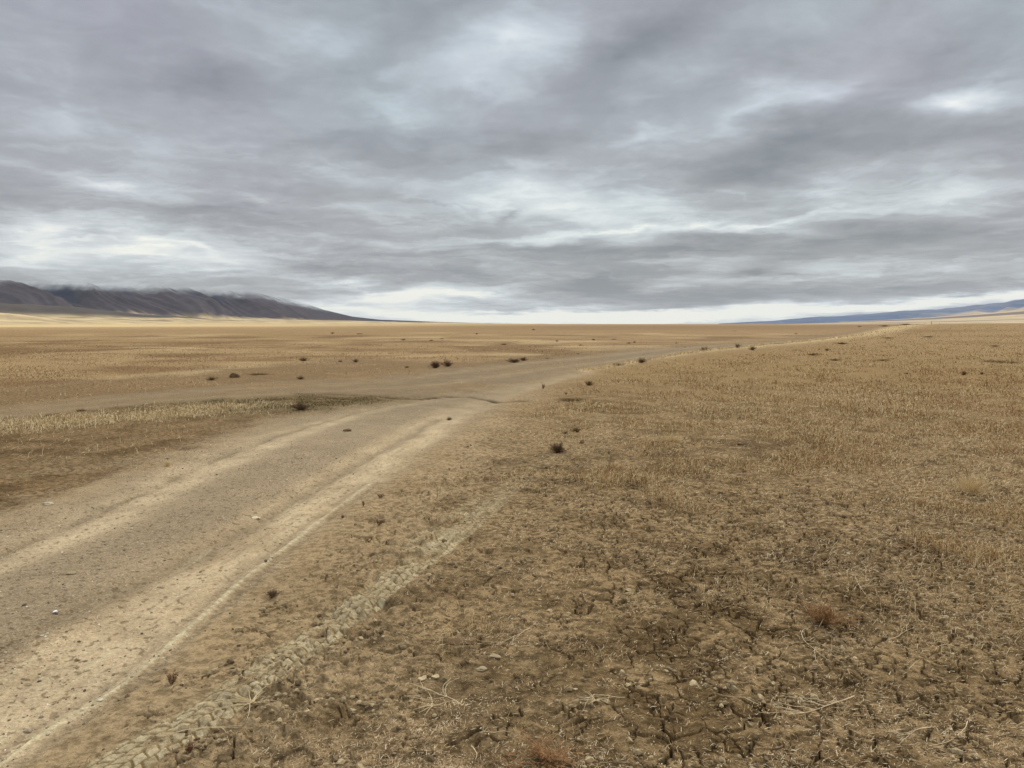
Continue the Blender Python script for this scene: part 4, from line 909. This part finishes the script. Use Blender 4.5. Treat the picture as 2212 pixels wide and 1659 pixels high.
rock(553, 1113, 14, 'pale flat stone on the gravel strip between the ruts', simple_mat("cream_stone", (208, 194, 160), .1), .4, seed=9)
rock(1182, 1012, 9, 'small round clod beside the tyre print near the spiky bush', M_ROCKD, .7, seed=11)
rock(920, 1393, 20, 'dark lump of trodden mud right of the tyre print', M_ROCKD, .35, "clod", "clod", 12)
rock(985, 1392, 36, 'long dark clod beside a deep footprint in the churned soil', M_ROCKD, .3, "clod", "clod", 13, 1.8)
rock(1068, 1424, 18, 'greyish clod at the rim of the trodden hollow', M_ROCK, .5, "clod", "clod", 14, 1.6)
rock(1041, 1453, 18, 'greyish clod left of the hollow near the mud flake', M_ROCK, .5, "clod", "clod", 15)

# scrap of white litter and curled mud flake: thin shells that stand off the ground
def flake(x, y, wpx, label, mat, name, cat, seed, curl=.35):
    gx, gy = gpt(x, y); d = math.hypot(gx, gy); w = wpx / 2.1602 / FPX * d / 2; r = random.Random(seed); n = 14
    ring = [(math.cos(6.283 * k / n) * w * r.uniform(.65, 1.15), math.sin(6.283 * k / n) * w * r.uniform(.5, .95)) for k in range(n)]
    V = [(0, 0, .012 * w / .04), (0, 0, .012 * w / .04 - .004)]; F = []
    for (a, b_) in ring:
        zz = .006 + curl * (a * a) / w; V.append((a, b_, zz)); V.append((a * .98, b_ * .98, zz - .004))
    for k in range(n):
        a0, a1 = 2 + 2 * k, 2 + 2 * ((k + 1) % n); F += [(0, a0, a1), (1, a1 + 1, a0 + 1), (a0, a0 + 1, a1 + 1, a1)]
    o = link(name, pymesh(name, V, F, mat), label=label, cat=cat); o.location = (gx, gy, zat(gx, gy) + .002); o.rotation_euler = (0, 0, r.uniform(0, 3)); return o
flake(120, 1323, 11, 'small torn white scrap on the gravel between the ruts', M_WHITE, "paper_scrap", "litter", 3)
flake(912, 1477, 24, 'curled pale mud flake lifted off the ground at the lower middle', M_MUDP, "mud_flake", "mud flake", 5)
flake(940, 1470, 22, 'thin pale mud flake tilted right behind the curled one', M_MUDP, "mud_flake", "mud flake", 8)

# distant post and low shed on the skyline at the right
def box(V, F, x0, x1, y0, y1, z0, z1):
    k = len(V); V += [(x0, y0, z0), (x1, y0, z0), (x1, y1, z0), (x0, y1, z0), (x0, y0, z1), (x1, y0, z1), (x1, y1, z1), (x0, y1, z1)]
    F += [(k, k + 3, k + 2, k + 1), (k + 4, k + 5, k + 6, k + 7), (k, k + 1, k + 5, k + 4), (k + 1, k + 2, k + 6, k + 5), (k + 2, k + 3, k + 7, k + 6), (k + 3, k, k + 4, k + 7)]
def far_at(x, dist):
    a = R(azel(x, 700)[0]); return math.sin(a) * dist, math.cos(a) * dist
for i, (px, hgt_, lab, dist) in enumerate([(2012, 1.5, 'tallest weathered post standing on the skyline at the far right', 420), (1998, .8, 'short post just left of the tallest one on the skyline', 430), (2030, .7, 'short post just right of the tallest one on the skyline', 430)]):
    gx, gy = far_at(px, dist); V, F = [], []; tube(V, F, [(0, 0, -.3), (0, 0, hgt_ * .5), (.03, 0, hgt_)], .10 if i == 0 else .06, .08 if i == 0 else .05, 8)
    o = link("post", pymesh("post", V, F, M_POST), label=lab, cat="post", group="posts on the skyline"); o.location = (gx, gy, zat(gx, gy))
gx, gy = far_at(1811, 1500); sh_ = bpy.data.objects.new("shed", None); COL.objects.link(sh_); sh_.location = (gx, gy, zat(gx, gy)); sh_['label'] = 'low dark shed far off on the skyline under the blue range'; sh_['category'] = 'shed'
V, F = [], []; box(V, F, -5, 5, -3, 3, -1, 2.6); link("wall", pymesh("wall", V, F, M_POST), sh_)
V = [(-5.4, -3.4, 2.6), (5.4, -3.4, 2.6), (5.4, 3.4, 2.6), (-5.4, 3.4, 2.6), (-5.4, 0, 4.2), (5.4, 0, 4.2)]; F = [(0, 1, 5, 4), (2, 3, 4, 5), (0, 4, 3), (1, 2, 5), (0, 3, 2, 1)]
link("roof", pymesh("roof", V, F, M_ROOF), sh_)
V, F = [], []; box(V, F, -1.2, 1.2, -3.06, -3.0, 0, 2.2); link("door", pymesh("door", V, F, M_ROOF), sh_)

# ------------------------------------------------------------------ haze
V, F = [], []; box(V, F, -32000, 32000, -31000, 33000, -12, 1000)
mh = bpy.data.materials.new("haze"); mh.use_nodes = True; nt = mh.node_tree; nt.nodes.clear()
pv = nt.nodes.new('ShaderNodeVolumePrincipled'); ou = nt.nodes.new('ShaderNodeOutputMaterial'); nt.links.new(pv.outputs[0], ou.inputs['Volume'])
pv.inputs['Color'].default_value = (.70, .82, 1.0, 1); pv.inputs['Density'].default_value = 0.95e-5; pv.inputs['Anisotropy'].default_value = .0
hz = link("haze", pymesh("haze", V, F, mh), kind='stuff', label='thin blue air haze over the far plain and ranges', cat='haze')
